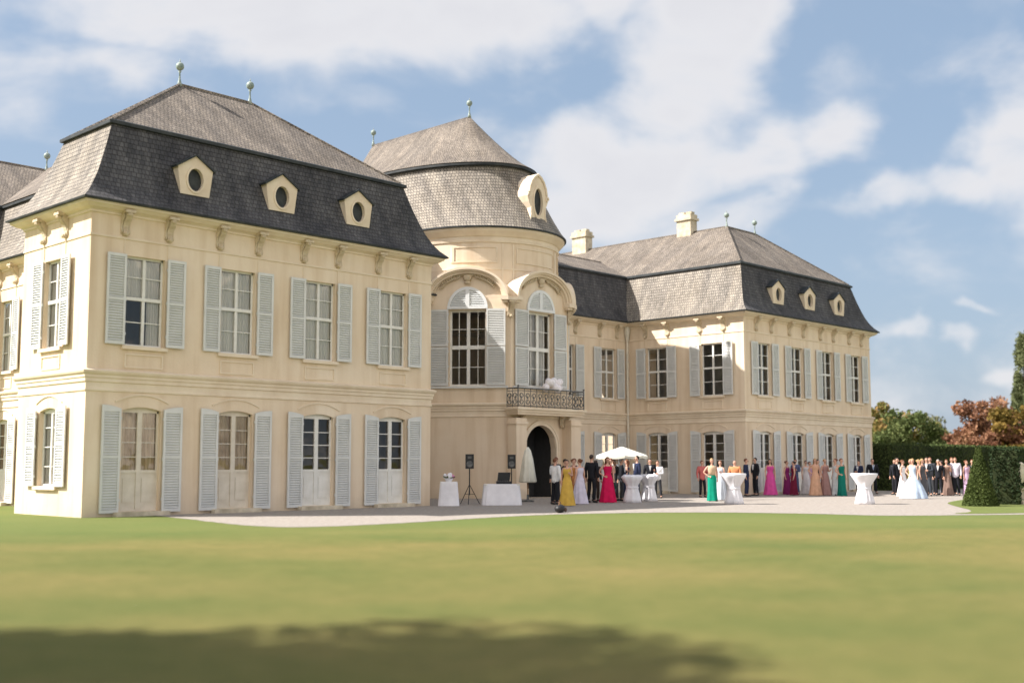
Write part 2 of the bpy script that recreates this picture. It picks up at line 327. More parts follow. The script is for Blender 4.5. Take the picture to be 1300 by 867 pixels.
# gravel forecourt with a rounded lawn edge
ge=[(17.75,31.95),(17.6,30.6),(16.9,27.5),(16.3,24.6),(16.6,23.2),(18.4,22.8),(21,23.1),(24.2,23.7),(26.8,23.6),(29,22.7),(30.8,21.3),(31.8,19.4),(32.2,17.6),(32.3,15.9),(33.6,15.0),(36,13.3),(40,11.2),(60,6),(90,2),(90,24),(66,31.9),(66,30),(63.6,30.6),(63.4,31.7),(63.4,39.6),(17.75,39.6)]
def smoothp(p,it=2):
    for _ in range(it):
        q=[]
        for i in range(len(p)):
            a=p[i]; b=p[(i+1)%len(p)]; q+= [(a[0]*.75+b[0]*.25,a[1]*.75+b[1]*.25),(a[0]*.25+b[0]*.75,a[1]*.25+b[1]*.75)]
        p=q
    return p
import bmesh
def sheet_tri(name,poly,z,mat):
    bm=bmesh.new(); vs_=[bm.verts.new((x,y,z)) for x,y in poly]; f=bm.faces.new(vs_); bmesh.ops.triangulate(bm,faces=[f])
    me=bpy.data.meshes.new(name); bm.normal_update()
    bm.to_mesh(me); bm.free(); me.materials.append(mat); return tag(obj(name,me),kind='structure')
def ragged(p,step=.25,amp=.05):
    out=[]
    for i in range(len(p)):
        a=p[i]; b=p[(i+1)%len(p)]; L=math.dist(a,b); k=min(400,max(1,int(L/step)))
        for q in range(k):
            t=q/k; out.append((a[0]+(b[0]-a[0])*t+random.uniform(-amp,amp),a[1]+(b[1]-a[1])*t+random.uniform(-amp,amp)))
    return out
sheet_tri('gravel_forecourt',ragged(smoothp(ge)),.006,M['gravel'])
sheet_tri('grass_parterre',smoothp([(35.0,15.3),(37.0,15.2),(42,18.2),(45.5,20.0),(52,21.5),(62,21),(80,16),(80,9),(60,10),(46,11.6),(38,13.2),(35.2,14.6)]),.012,M['lawn'])

# ------------------------------------------------------------------ PALACE
xA,yA=15.63,31.95; xB=28.90; xm=39.41; xC=2*xm-xB; xD=2*xm-xA; yR=39.36; yP=36.40; xr=18.40; yQ=46.3; yE=57.0
HE=9.12; HB=11.88; HS=4.2
palace=empty('palace',(xm,yA,0),'large cream baroque palace with grey shutters, mansard roofs and round central pavilion','palace')
PO=Vector((xm,yA,0))
def part(mb,name,mat,smooth=False,parent=None,label=None):
    o=mb.build(name,mat,palace if parent is None else parent,tuple(-PO) if parent is None else (0,0,0),0,smooth)
    if label: o['label']=label
    return o
class Fr:
    def __init__(s,ox,oy,ux,uy): s.o=Vector((ox,oy,0)); s.U=Vector((ux,uy,0)).normalized(); s.Nn=Vector((s.U.y,-s.U.x,0)); s.rot=math.atan2(s.U.y,s.U.x)
    def p(s,u,d,z): v=s.o+s.U*u+s.Nn*d; return (v.x,v.y,z)
    def loc(s,u,d,z): return Vector(s.p(u,d,z))-PO
def arch(u,a,b,rise):
    if rise<=0: return 0
    t=(u-(a+b)/2)/((b-a)/2); t=max(-1,min(1,t))
    return rise*(1-t*t)
def wall(mb,fr,L,z0,z1,ops,rev=.2,d=0):
    us=sorted({0,L,*[round(o[0],4) for o in ops],*[round(o[1],4) for o in ops]}); zs=sorted({z0,z1,*[round(v,4) for o in ops for v in (o[2],o[3])]})
    for i in range(len(us)-1):
        for j in range(len(zs)-1):
            uc=(us[i]+us[i+1])/2; zc=(zs[j]+zs[j+1])/2
            if any(o[0]<uc<o[1] and o[2]<zc<o[3] for o in ops): continue
            mb.face([fr.p(us[i],d,zs[j]),fr.p(us[i+1],d,zs[j]),fr.p(us[i+1],d,zs[j+1]),fr.p(us[i],d,zs[j+1])])
    for o in ops:
        a,b,c,e,rise=o[:5]; kind=o[5] if len(o)>5 else 'seg'
        P=lambda u,dd,z: fr.p(u,dd,z)
        n=16 if rise else 1
        uu=[a+(b-a)*k/n for k in range(n+1)]
        if kind=='ell': tz=[e-rise+rise*math.sqrt(max(0,1-((u-(a+b)/2)/((b-a)/2))**2)) for u in uu]
        else: tz=[e-rise+arch(u,a,b,rise) for u in uu]
        sp=e-rise
        mb.face([P(a,d,c),P(a,d-rev,c),P(a,d-rev,sp),P(a,d,sp)]); mb.face([P(b,d-rev,c),P(b,d,c),P(b,d,sp),P(b,d-rev,sp)])
        mb.face([P(a,d,c),P(b,d,c),P(b,d-rev,c),P(a,d-rev,c)])
        for k in range(n):
            mb.face([P(uu[k],d-rev,tz[k]),P(uu[k+1],d-rev,tz[k+1]),P(uu[k+1],d,tz[k+1]),P(uu[k],d,tz[k])])
            if rise: mb.face([P(uu[k],d,tz[k]),P(uu[k+1],d,tz[k+1]),P(uu[k+1],d,e),P(uu[k],d,e)])
UPZ=(4.98,7.66); WW=1.24
def uop(c): return (c-WW/2,c+WW/2,UPZ[0],UPZ[1],0)
def lop(c,z0=.14): return (c-WW/2,c+WW/2,z0,3.18,.10)
FRO=[1.77,4.99,8.22,11.44]
wl=MB()
fL=Fr(xA,yA,1,0); wall(wl,fL,xB-xA,0,HE,[uop(c) for c in FRO]+[lop(c) for c in FRO])
fRt=Fr(xC,yA,1,0); wall(wl,fRt,xD-xC,0,HE,[uop(xD-xC-c) for c in FRO[::-1]]+[lop(xD-xC-c) for c in FRO[::-1]])
DS=yP-yA; fS1=Fr(xA,yP,0,-1); wall(wl,fS1,DS,0,HE,[uop(DS-2.3),lop(DS-2.3,.86)])
fbk=Fr(xr,yP,-1,0); wall(wl,fbk,xr-xA,0,HE,[])
DSr=yQ-yP; fSr=Fr(xr,yQ,0,-1); RW=[yQ-40.35,yQ-44.15]; wall(wl,fSr,DSr,0,HE,[uop(c) for c in RW]+[lop(c) for c in RW])
DC=yR-yA; fS2=Fr(xC,yR,0,-1); S2=[yR-37.36,yR-33.87]; wall(wl,fS2,DC,0,HE,[(c-.66,c+.66,UPZ[0],UPZ[1],0) for c in S2]+[(c-.66,c+.66,.14,3.18,.1) for c in S2])
fin_=Fr(xB,yA,0,1); wall(wl,fin_,DC,0,HE,[])
xo=3.55
fcR=Fr(xm+xo,yR,1,0); Lc=xC-(xm+xo); CW=[44.92-(xm+xo),48.32-(xm+xo)]; wall(wl,fcR,Lc,0,HE,[uop(c) for c in CW]+[lop(c) for c in CW])
fcL=Fr(xB,yR,1,0); CWL=[2*xm-48.32-xB,2*xm-44.92-xB]; wall(wl,fcL,Lc,0,HE,[uop(CWL[1]),lop(CWL[1])])
# rear and far sides, plain
for (a,b,c,e) in ((xr,yQ,xA,yQ),(xD,yA,xD,yP),(xD,yP,xr*-1+2*xm,yP),(2*xm-xr,yP,2*xm-xr,yQ),(2*xm-xr,yQ,xD,yQ),(xD,yQ,xD,yE),(xA,yE,xA,yQ),(xB,yE,xA,yE),(xD,yE,xC,yE),(xC,47.3,xB,47.3),(xB,47.3,xB,yE),(xC,yE,xC,47.3)):
    f=Fr(a,b,c-a,e-b); 
    if f.U.length<.5: continue
    wall(wl,f,math.hypot(c-a,e-b),0,HE,[])
part(wl,'wall',M['wall'])
# central canted pavilion
BW=3.93; V1=(xm-BW/2,36.1); V2=(xm+BW/2,36.1); phi=math.asin((yR-36.1)/BW); sc_=BW*math.cos(phi)
V0=(V1[0]-sc_,yR); V3=(V2[0]+sc_,yR)
fB=[Fr(*V0,V1[0]-V0[0],V1[1]-V0[1]),Fr(*V1,1,0),Fr(*V2,V3[0]-V2[0],V3[1]-V2[1])]
cb=MB(); mid=BW/2
bayop=(mid-.85,mid+.85,5.0,8.44,0)
wall(cb,fB[0],BW,0,9.0,[bayop],.3)
wall(cb,fB[1],BW,0,9.0,[bayop,(mid-1.03,mid+1.03,.02,3.28,1.03,'ell')],.3)
wall(cb,fB[2],BW,0,9.0,[bayop],.3)
cb.face([(V0[0],V0[1],9.0),(V1[0],V1[1],9.0),(V2[0],V2[1],9.0),(V3[0],V3[1],9.0)])
part(cb,'wall',M['wall'],label='canted wall of the projecting middle pavilion')
# drum (superellipse)
CY=43.5
def sup(a,b,n,t,cy=CY):
    c,s=math.cos(t),math.sin(t)
    return (xm+a*c, (40.4 if s<=1e-9 else 46.6)+b*s)
TS=[2*PI*k/96 for k in range(96)]
def ring(off,z): return [(*sup(3.8+off,4.2+off,2,t),z) for t in TS]
def vring(prof,mat,name,smooth=True):
    mb=MB(); rr=[ring(o,z) for o,z in prof]; per=0; U=[0]
    for k in range(96):
        a=rr[0][k]; b=rr[0][(k+1)%96]; per+=math.dist(a,b); U.append(per)
    uv=[]; v=0
    for i,(o,z) in enumerate(prof):
        if i: v+=math.hypot(prof[i][0]-prof[i-1][0],prof[i][1]-prof[i-1][1])
        uv.append([(u,v) for u in U])
    mb.grid(rr,close=True,uvs=uv); return part(mb,name,mat,smooth)
vring([(0,8.5),(0,11.72)],M['wall'],'drum')
vring([(0,11.55),(.05,11.55),(.07,11.64),(.03,11.66),(.03,11.80),(.10,11.84),(.18,11.93),(.28,12.03),(.33,12.10),(.33,12.17),(0,12.17)],M['trim'],'cornice',False)
vring([(.33,12.175),(.42,12.18),(.42,12.24),(.26,12.30)],M['lead'],'gutter',False)
# panels on the drum
pm=MB()
def dpt(x,off,z):
    # front point of the drum at lateral x
    q=math.sqrt(max(0,1-(x/(3.8+off))**2)); return (xm+x, 40.4-(4.2+off)*q, z)
def dstrip(x0,x1,z0,z1,off=.035,n=8):
    top=[dpt(x0+(x1-x0)*k/n,off,z1) for k in range(n+1)]; bot=[dpt(x0+(x1-x0)*k/n,off,z0) for k in range(n+1)]
    ib=[dpt(x0+(x1-x0)*k/n,-.02,z0) for k in range(n+1)]; it=[dpt(x0+(x1-x0)*k/n,-.02,z1) for k in range(n+1)]
    pm.grid([ib,bot,top,it])
    for k in (0,n): pm.face([ib[k],bot[k],top[k],it[k]])
for (a,b) in ((-3.4,-2.05),(-1.25,1.25),(2.05,3.4)):
    for z0,z1 in ((10.62,11.35),):
        dstrip(a,b,z1-.05,z1); dstrip(a,b,z0,z0+.05); dstrip(a,a+.05,z0+.051,z1-.051); dstrip(b-.05,b,z0+.051,z1-.051)
for x in (-1.85,-1.4,1.4,1.85): dstrip(x-.03,x+.03,9.0,11.5)
dstrip(-3.75,3.75,10.30,10.36,.03,30)
part(pm,'moulding',M['trim'])
# ---------- sweeping along wall paths
pathL=[(xB,yR+6),(xB,yR)]
P_left=[(xA,yE),(xA,yQ),(xr,yQ),(xr,yP),(xA,yP),(xA,yA),(xB,yA),(xB,yR),(xm-3.4,yR)]
P_right=[(2*xm-x,y) for x,y in P_left][::-1]
P_low=P_left[:-1]+[V0,V1,V2,V3]+P_right[1:]
def offs(path,d,aniso=False):
    out=[]
    n=len(path)
    for i,p in enumerate(path):
        ns=[]
        for a,b in ((i-1,i),(i,i+1)):
            if a<0 or b>=n: continue
            ux,uy=path[b][0]-path[a][0],path[b][1]-path[a][1]; l=math.hypot(ux,uy); ns.append((uy/l,-ux/l))
        if len(ns)==1: o=(ns[0][0]*d,ns[0][1]*d)
        else:
            dot=ns[0][0]*ns[1][0]+ns[0][1]*ns[1][1]; k=d/(1+dot); o=((ns[0][0]+ns[1][0])*k,(ns[0][1]+ns[1][1])*k)
        if aniso and d<0: o=(o[0]*1.13,o[1]*.85)
        out.append((p[0]+o[0],p[1]+o[1]))
    return out
def sweep(mb,path,prof,aniso=False,segs=None):
    rings=[offs(path,d,aniso) for d,z in prof]
    cum=[0]
    for i in range(1,len(path)): cum.append(cum[-1]+math.dist(path[i],path[i-1]))
    for j in range(len(path)-1):
        if segs is not None and j not in segs: continue
        v=0
        for i in range(len(prof)-1):
            l=math.hypot(prof[i+1][0]-prof[i][0],prof[i+1][1]-prof[i][1])
            a,b=rings[i][j],rings[i][j+1]; c,e=rings[i+1][j+1],rings[i+1][j]
            # uv measured along the wall so courses stay level
            L=Vector((path[j+1][0]-path[j][0],path[j+1][1]-path[j][1])).normalized()
            U=lambda q: cum[j]+(q[0]-path[j][0])*L.x+(q[1]-path[j][1])*L.y
            mb.face([(*a,prof[i][1]),(*b,prof[i][1]),(*c,prof[i+1][1]),(*e,prof[i+1][1])],[(U(a),v),(U(b),v),(U(c),v+l),(U(e),v+l)])
            v+=l
sm=MB()
sweep(sm,P_low,[(0,3.60),(.035,3.62),(.035,3.68),(.02,3.69),(.02,3.86),(.06,3.88),(.06,3.98),(.09,4.0),(.09,4.07),(.14,4.12),(.16,4.17),(.16,4.20),(.0,4.25)])
part(sm,'string_course',M['trim'])

for P_ in (P_left,P_right):
    cm=MB(); sweep(cm,P_,[(0,8.12),(.03,8.13),(.03,8.19),(0,8.20)]); sweep(cm,P_,[(0,8.80),(.05,8.82),(.05,8.88),(.12,8.92),(.2,8.94),(.28,9.0),(.34,9.03),(.36,9.10),(0,9.11)]); part(cm,'cornice',M['trim'])
    g=MB(); sweep(g,P_,[(.30,9.105),(.45,9.11),(.46,9.16),(.40,9.18)]); part(g,'gutter',M['lead'])
# mansard: plain shingles on side faces; weathered copy with shade painted in on north faces
MP=[(.44,9.17),(.22,9.38),(.02,9.66),(-.16,10.0),(-.32,10.4),(-.48,10.85),(-.62,11.3),(-.74,11.7),(-.80,11.86)]
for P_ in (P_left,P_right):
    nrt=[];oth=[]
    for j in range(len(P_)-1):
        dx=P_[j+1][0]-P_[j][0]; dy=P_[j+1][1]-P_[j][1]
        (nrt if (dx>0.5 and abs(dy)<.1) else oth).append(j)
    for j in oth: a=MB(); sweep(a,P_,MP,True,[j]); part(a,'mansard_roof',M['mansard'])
    for j in nrt: a=MB(); sweep(a,P_,MP,True,[j]); part(a,'mansard_roof',M['mansard_shaded'],label='weathered shingles over the front, darkened for shade')
    e=MB(); sweep(e,P_,[(-.86,11.70),(-.66,11.74),(-.66,11.84),(-.80,11.90)],True); part(e,'eave_board',M['lead'])
# upper roofs
def slopeface(mb,pts,e0,e1):
    # uv: along the eave e0->e1 and up the slope
    a=Vector(e0); L=(Vector(e1)-a).normalized(); n=None
    vs=[Vector(p)-a for p in pts]; up=None
    for v in vs:
        q=v-L*v.dot(L)
        if up is None or q.length>up.length: up=q
    up=up.normalized(); mb.face(pts,[(v.dot(L),v.dot(up)) for v in vs])
def wing(mirror):
    mb=MB(); X=(lambda x:2*xm-x) if mirror else (lambda x:x)
    def F(pts,i=0,j=1):
        q=[(X(x),y,z) for x,y,z in pts]; e0,e1=q[i],q[j]
        if mirror: q=q[::-1]
        slopeface(mb,q,e0,e1)
    zb,zr=11.89,14.8; a0,a1=16.55,27.98; y0=32.66; y1=35.72
    F([(a0,y0,zb),(a1,y0,zb),(23.7,36.25,zr),(20.8,36.25,zr)])
    F([(a0,y1,zb),(a0,y0,zb),(20.8,36.25,zr)])
    F([(19.15,y1,zb),(a0,y1,zb),(20.8,36.25,zr),(22.9,36.4,zr)])
    F([(19.15,47,zb),(19.15,y1,zb),(22.9,36.4,zr),(22.9,51.4,zr)])
    F([(a0,47,zb),(19.15,47,zb),(22.9,51.4,zr),(20.,51.4,zr)])
    F([(a0,55.8,zb),(a0,47,zb),(20,51.4,zr)])
    F([(27.98,55.8,zb),(a0,55.8,zb),(20,51.4,zr),(23.7,51.4,zr)])
    F([(a1,y0,zb),(a1,55.8,zb),(23.7,51.4,zr),(23.7,36.25,zr)])
    F([(20.8,36.25,zr),(23.7,36.25,zr),(23.7,51.4,zr),(22.9,51.4,zr),(22.9,36.4,zr)])
    o=part(mb,'upper_roof',M['roof'])
    # hip and ridge cappings
    cp=MB()
    for a,b in (((a0,y0,zb),(20.8,36.25,zr)),((a1,y0,zb),(23.7,36.25,zr)),((20.8,36.25,zr),(23.7,36.25,zr)),((23.7,36.25,zr),(23.7,51.4,zr)),((22.9,36.4,zr),(22.9,51.4,zr)),((a0,y1,zb),(20.8,36.25,zr)),((20,51.4,zr),(23.7,51.4,zr))):
        cp.tube([(X(a[0]),a[1],a[2]+.0),(X(b[0]),b[1],b[2]+.0)],.06,6)
    part(cp,'ridge_cap',M['roof'])
    return o
roofL=wing(False); roofR=wing(True)
cr=MB(); slopeface(cr,[(25.8,40.05,11.89),(53.0,40.05,11.89),(53.0,43.7,13.4),(25.8,43.7,13.4)],(25.8,40.05,11.89),(53,40.05,11.89)); slopeface(cr,[(53,47.4,11.8),(25.8,47.4,11.8),(25.8,43.7,13.4),(53,43.7,13.4)],(53,47.4,11.8),(25.8,47.4,11.8)); part(cr,'upper_roof',M['roof'])
for xa,xb in ((25.8,53.0),):
    cc=MB(); cc.tube([(xa,43.7,13.41),(xb,43.7,13.41)],.06,6); part(cc,'ridge_cap',M['roof'])
bm_=MB(); sweep(bm_,[(xC,47.3),(xB,47.3)],MP,True); part(bm_,'mansard_roof',M['mansard'])
# rotunda lower roof and upper roof
def loftroof():
    mb=MB(); rings=[]; uv=[]
    prof=[(0,.46,12.25),(.10,.40,12.5),(.25,0,13.1),(.45,0,13.88),(.7,0,14.68),(.9,0,15.2),(1,0,15.46)]
    v=0; last=None
    for t,_,z in prof:
        s={0:0,.10:.12,.25:.34,.45:.60,.7:.83,.9:.96,1:1.0}[t]
        rg=[]
        for a in TS:
            p=sup(4.20,4.60,2,a); q=(xm+3.6*math.cos(a),CY+6.15*math.sin(a)); rg.append((p[0]*(1-s)+q[0]*s,p[1]*(1-s)+q[1]*s,z))
        if last: v+=math.dist(rg[72],last[72])
        last=rg; rings.append(rg); U=[0]
        for k in range(96): U.append(U[-1]+math.dist(rings[0][k],rings[0][(k+1)%96]))
        uv.append([(u,v) for u in U])
    mb.grid(rings,close=True,uvs=uv); part(mb,'mansard_roof',M['mansard'],True)
    mb=MB(); R=[]
    for (a,b,z) in ((3.58,6.13,15.36),(3.78,6.33,15.40),(3.78,6.33,15.50),(3.6,6.2,15.55)): R.append([(xm+a*math.cos(t),CY+b*math.sin(t),z) for t in TS])
    mb.grid(R,close=True); part(mb,'eave_board',M['lead'])
    mb=MB(); R=[]; uv=[]; v=0
    for t in [0,.12,.25,.4,.55,.7,.85,1]:
        s=t**.82; rg=[]
        for a in TS:
            p=(xm+3.80*math.cos(a),CY+6.35*math.sin(a)); q=(xm,min(48.3,max(40.83,CY+6.3*math.sin(a)*.75+1.0))); rg.append((p[0]*(1-s)+q[0]*s,p[1]*(1-s)+q[1]*s,15.53+3.17*t))
        if R: v+=math.dist(rg[72],R[-1][72])
        R.append(rg); U=[0]
        for k in range(96): U.append(U[-1]+math.dist(R[0][k],R[0][(k+1)%96]))
        uv.append([(u,v) for u in U])
    mb.grid(R,close=True,uvs=uv); part(mb,'upper_roof',M['roof'],True)
loftroof()
# finials
def finial_mesh():
    mb=MB(); mb.lathe([(.14,-.1),(.10,.1),(.05,.28),(.035,.6),(.09,.66),(.03,.7),(.03,.74)],10); return mb.mesh('finial',M['copper'],True)
def fball_mesh():
    mb=MB(); mb.ball((0,0,.92),.21,14,10); mb.tube([(0,0,1.1),(0,0,1.3)],[.04,.01],6); return mb.mesh('ball',M['copper'],True)
fm=finial_mesh(); fbm=fball_mesh()
for (x,y,z) in ((20.8,36.25,14.8),(23.7,36.25,14.8),(2*xm-23.7,36.25,14.8),(2*xm-20.8,36.25,14.8),(xm,40.83,18.7),(xm,48.3,18.7),(22.9,51.35,14.8)):
    f=obj('finial',fm,palace,Vector((x,y,z))-PO); f.scale=(.7,.7,.72); obj('ball',fbm,f)
# chimneys
def chimney(x,y,z0,z1,a,b):
    mb=MB(); mb.box(x-a,x+a,y-b,y+b,z0,z1-.35); mb.box(x-a-.09,x+a+.09,y-b-.09,y+b+.09,z1-.35,z1-.22); mb.box(x-a-.02,x+a+.02,y-b-.02,y+b+.02,z1-.22,z1); 
    c=part(mb,'chimney',M['stone'])
    for k in (-.5,0.5): m2=MB(); m2.box(x-a*.5,x+a*.5,y+k*b-.2,y+k*b+.2,z1,z1+.16); part(m2,'chimney_pot',M['stone'],parent=c)
chimney(55.1,38.95,14.2,15.85,.32,.48); chimney(55.1,46.9,14.2,15.95,.32,.55); chimney(2*xm-55.1,46.9,14.2,16.0,.42,.8)

# ---------- shutters, windows
def shutter_mesh(w,h,rise=0,leftside=True,mids=(.5,)):
    mb=MB(); t=.045; s=.07; y0=-t/2;y1=t/2
    def topz(x):  # half of the arch: hinge side low, outer side high
        if not rise: return h
        f=(w-x)/w if leftside else x/w
        return h-rise+rise*(1-(1-f)**2)
    n=6
    # stiles
    for x0,x1 in ((0,s),(w-s,w)): mb.prism([(x0,0),(x1,0),(x1,topz(x1)),(x0,topz(x0))],y0,y1)
    # top rail
    xs=[s+(w-2*s)*k/n for k in range(n+1)]
    for k in range(n): mb.prism([(xs[k],h-rise-s-.02),(xs[k+1],h-rise-s-.02),(xs[k+1],topz(xs[k+1])),(xs[k],topz(xs[k]))],y0,y1)
    mb.box(s,w-s,y0,y1,0,s+.03)
    zs=[s+.03]
    for m_ in mids: mb.box(s,w-s,y0,y1,h*m_-s*.6,h*m_+s*.6); zs+= [h*m_-s*.6,h*m_+s*.6]
    zs.append(h-rise-s-.02)
    for i in range(0,len(zs),2):
        k=max(1,int((zs[i+1]-zs[i])/.075))
        for j in range(k):
            z=zs[i]+(j+.5)*(zs[i+1]-zs[i])/k; mb.slat(s,w-s,0,z,.062,.010,math.radians(48))
    mb.box(s,w-s,.021,.024,zs[0],zs[-1])
    # hinges
    hx=w if leftside else 0
    for z in (h*.12,h*.5,h*.88): mb.box(hx-.02,hx+.03,-.01,.03,z-.04,z+.04)
    return mb.mesh('shutter',M['shutter'])
SM={}
def get_sh(w,h,rise,left,mids=(.5,)):
    k=(w,h,rise,left,mids)
    if k not in SM: SM[k]=shutter_mesh(*k)
    return SM[k]
def place(me,name,fr,u,d,z,parent=None):
    o=obj(name,me,palace,fr.loc(u,d,z),fr.rot); return o
def shutters(fr,c,half,w,z0,h,rise=0,mids=(.5,),jit=.0):
    for side in (-1,1):
        left=side<0; me=get_sh(w,h,rise,left,mids)
        u=c-half-w-.05 if left else c+half+.05
        o=place(me,'shutter',fr,u,.075+random.uniform(0,.02),z0)
        o.rotation_euler.z+=random.uniform(-.02,.09)*(1 if left else -1)*(1 if random.random()<.6 else .2)
def sash_mesh(w,z0,z1,cols=2,rows=(.27,.54,.77),transom=.53,rise=0,panel=0,mat='frame',thick=.055):
    mb=MB(); y0,y1=.0,.07; f=.06 if thick<.08 else .09; H=z1-z0
    mb.box(-w/2,-w/2+f,y0,y1,0,H-rise); mb.box(w/2-f,w/2,y0,y1,0,H-rise); mb.box(-w/2+f,w/2-f,y0,y1,0,f)
    n=10; uu=[-w/2+w*k/n for k in range(n+1)]; tz=[H-rise+rise*(1-(2*u/w)**2) for u in uu]
    for k in range(n): mb.prism([(uu[k],H-rise-f-(0.0)),(uu[k+1],H-rise-f),(uu[k+1],tz[k+1]),(uu[k],tz[k])],y0,y1)
    cw_=.075 if (panel or thick>.08) else .045; mb.box(-cw_,cw_,y0-.02,y1,f,H-rise-f)
    if transom: th_=.05 if thick<.08 else .085; mb.box(-w/2+f,w/2-f,y0-.035,y1,H*transom-th_,H*transom+th_)
    for r in rows: mb.box(-w/2+f,w/2-f,y0+.01,y1-.01,H*r-.014,H*r+.014)
    if cols==4:
        for x in (-w/4-.01,w/4+.01): mb.box(x-.014,x+.014,y0+.01,y1-.01,f,H-rise-f)
    if panel:
        mb.box(-w/2+f,-.045,y0+.012,y1-.01,f,panel); mb.box(.045,w/2-f,y0+.012,y1-.01,f,panel); mb.box(-w/2+f,w/2-f,y0-.012,y1,panel-.04,panel+.05)
        for a in (-1,1):
            x0,x1=sorted((a*.12,a*(w/2-.14))); mb.box(x0,x1,y0-.005,y0+.02,.25,panel-.2)
    return mb.mesh('window',M[mat])
def quadmesh(name,x0,x1,z0,z1,y,mat,waves=0):
    mb=MB()
    if waves:
        n=waves*6; P=[(x0+(x1-x0)*k/n, y+.018*math.sin(k*1.05), ) for k in range(n+1)]
        mb.grid([[(a,b,z0) for a,b in P],[(a,b,z1) for a,b in P]])
    else: mb.face([(x0,y,z0),(x1,y,z0),(x1,y,z1),(x0,y,z1)])
    return mb.mesh(name,M[mat])
def box_mesh(name,dims,mat):
    mb=MB(); mb.box(*dims); return mb.mesh(name,M[mat])
upS={w:sash_mesh(w,*UPZ) for w in (1.24,1.32)}
upG={w:quadmesh('glass',-w/2+.04,w/2-.04,.04,2.64,.035,'glass') for w in (1.24,1.32)}
H3=3.04
dnS={w:sash_mesh(w,.14,3.18,2,(.52,.66,.80),0,.10,1.15,'frame') for w in (1.24,1.32)}
dnSc={1.24:sash_mesh(1.24,.14,3.18,2,(.52,.66,.80),0,.10,1.15,'doorpanel')}
dnG={w:quadmesh('glass',-w/2+.04,w/2-.04,1.15,2.98,.035,'glass') for w in (1.24,1.32)}
cur_full=quadmesh('curtain',-.56,.56,.05,2.6,.09,'curtain',10); cur_l=quadmesh('curtain',-.56,-.12,.05,2.6,.09,'curtain',5); cur_r=quadmesh('curtain',.16,.56,.05,2.6,.09,'curtain',5); cur_top=quadmesh('curtain',-.56,.56,1.5,2.6,.09,'curtain',10)
drp=quadmesh('curtain',-.56,.56,1.15,2.95,.09,'drape',8); drpl=quadmesh('curtain',-.56,-.2,.2,2.95,.09,'curtain',5)
sillm=box_mesh('sill',(-.74,.74,-.10,.2,-.10,0),'trim')
apm=MB(); apm.box(-.62,.62,-.03,0,-.62,-.58); apm.box(-.62,.62,-.03,0,-.24,-.20); apm.box(-.62,-.58,-.03,0,-.58,-.24); apm.box(.58,.62,-.03,0,-.58,-.24); apm=apm.mesh('apron_panel',M['trim'])
arcm=MB()
for k in range(12):
    a0,a1=[-.86+1.72*q/12 for q in (k,k+1)]; z=lambda u: .22*(1-(u/.86)**2)
    arcm.prism([(a0,z(a0)),(a1,z(a1)),(a1,z(a1)+.05),(a0,z(a0)+.05)],-.03,0)
arcm=arcm.mesh('arch_moulding',M['trim'])
def upper(fr,c,w=1.24,cur=None,sh=True):
    s=place(upS[w],'window',fr,c,-.13,UPZ[0]); obj('glass',upG[w],s)
    for m_ in (cur or []): obj('curtain',m_,s)
    o=place(sillm,'sill',fr,c,.0,UPZ[0]-.004); place(apm,'apron_panel',fr,c,0,UPZ[0]-.03)
    if sh: shutters(fr,c,w/2,.60,UPZ[0]+.02,2.68)
def lower(fr,c,w=1.24,cur=None,cream=False,sill=False,sh=True):
    if sill: s=place(sW1,'window',fr,c,-.13,.86); obj('glass',sW1g,s); place(sillm,'sill',fr,c,0,.856)
    else:
        s=place(dnSc[1.24] if cream else dnS[w],'door',fr,c,-.13,.14); obj('glass',dnG[w],s)
        place(stepm,'doorstep',fr,c,0,0)
    for m_ in (cur or []): obj('curtain',m_,s)
    place(arcm,'arch_moulding',fr,c,0,3.30)
    if sh: shutters(fr,c,w/2,.62,.86 if sill else .10,2.36 if sill else 3.12,.10,(.52,))
sW1=sash_mesh(1.24,.86,3.18,2,(.25,.5,.75),0,.10); sW1g=quadmesh('glass',-.58,.58,.04,2.2,.035,'glass'); curs=quadmesh('curtain',-.56,.56,.05,2.2,.09,'curtain',10)
stepm=box_mesh('doorstep',(-.85,.85,-.30,.0,0,.13),'stone')
for i,c in enumerate(FRO):
    upper(fL,c,1.24,[cur_top,cur_r] if i==0 else ([cur_full] if i in(1,2) else [cur_full]))
    lower(fL,c,1.24,[drp] if i<2 else None,cream=i<2)
    cc=xD-xC-c; upper(fRt,cc,1.24,[cur_l]); lower(fRt,cc)
upper(fS1,DS-2.3,1.24,[cur_full]); lower(fS1,DS-2.3,1.24,[curs],False,True)
for c in RW: upper(fSr,c,1.24,[cur_full]); lower(fSr,c,1.24)
for c in S2: upper(fS2,c,1.32); lower(fS2,c,1.32)
for c in CW: upper(fcR,c,1.24); lower(fcR,c)
upper(fcL,CWL[1]); lower(fcL,CWL[1])
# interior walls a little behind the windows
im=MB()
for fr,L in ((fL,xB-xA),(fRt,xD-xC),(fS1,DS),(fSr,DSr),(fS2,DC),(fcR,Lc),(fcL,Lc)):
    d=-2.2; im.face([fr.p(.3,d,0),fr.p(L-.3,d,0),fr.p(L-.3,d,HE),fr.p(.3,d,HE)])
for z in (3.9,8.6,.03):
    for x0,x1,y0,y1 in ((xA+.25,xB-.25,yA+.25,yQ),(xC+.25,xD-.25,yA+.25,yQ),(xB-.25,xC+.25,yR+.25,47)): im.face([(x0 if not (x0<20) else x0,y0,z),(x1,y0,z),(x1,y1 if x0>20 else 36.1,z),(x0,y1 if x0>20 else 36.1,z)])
part(im,'interior_wall',M['room'])
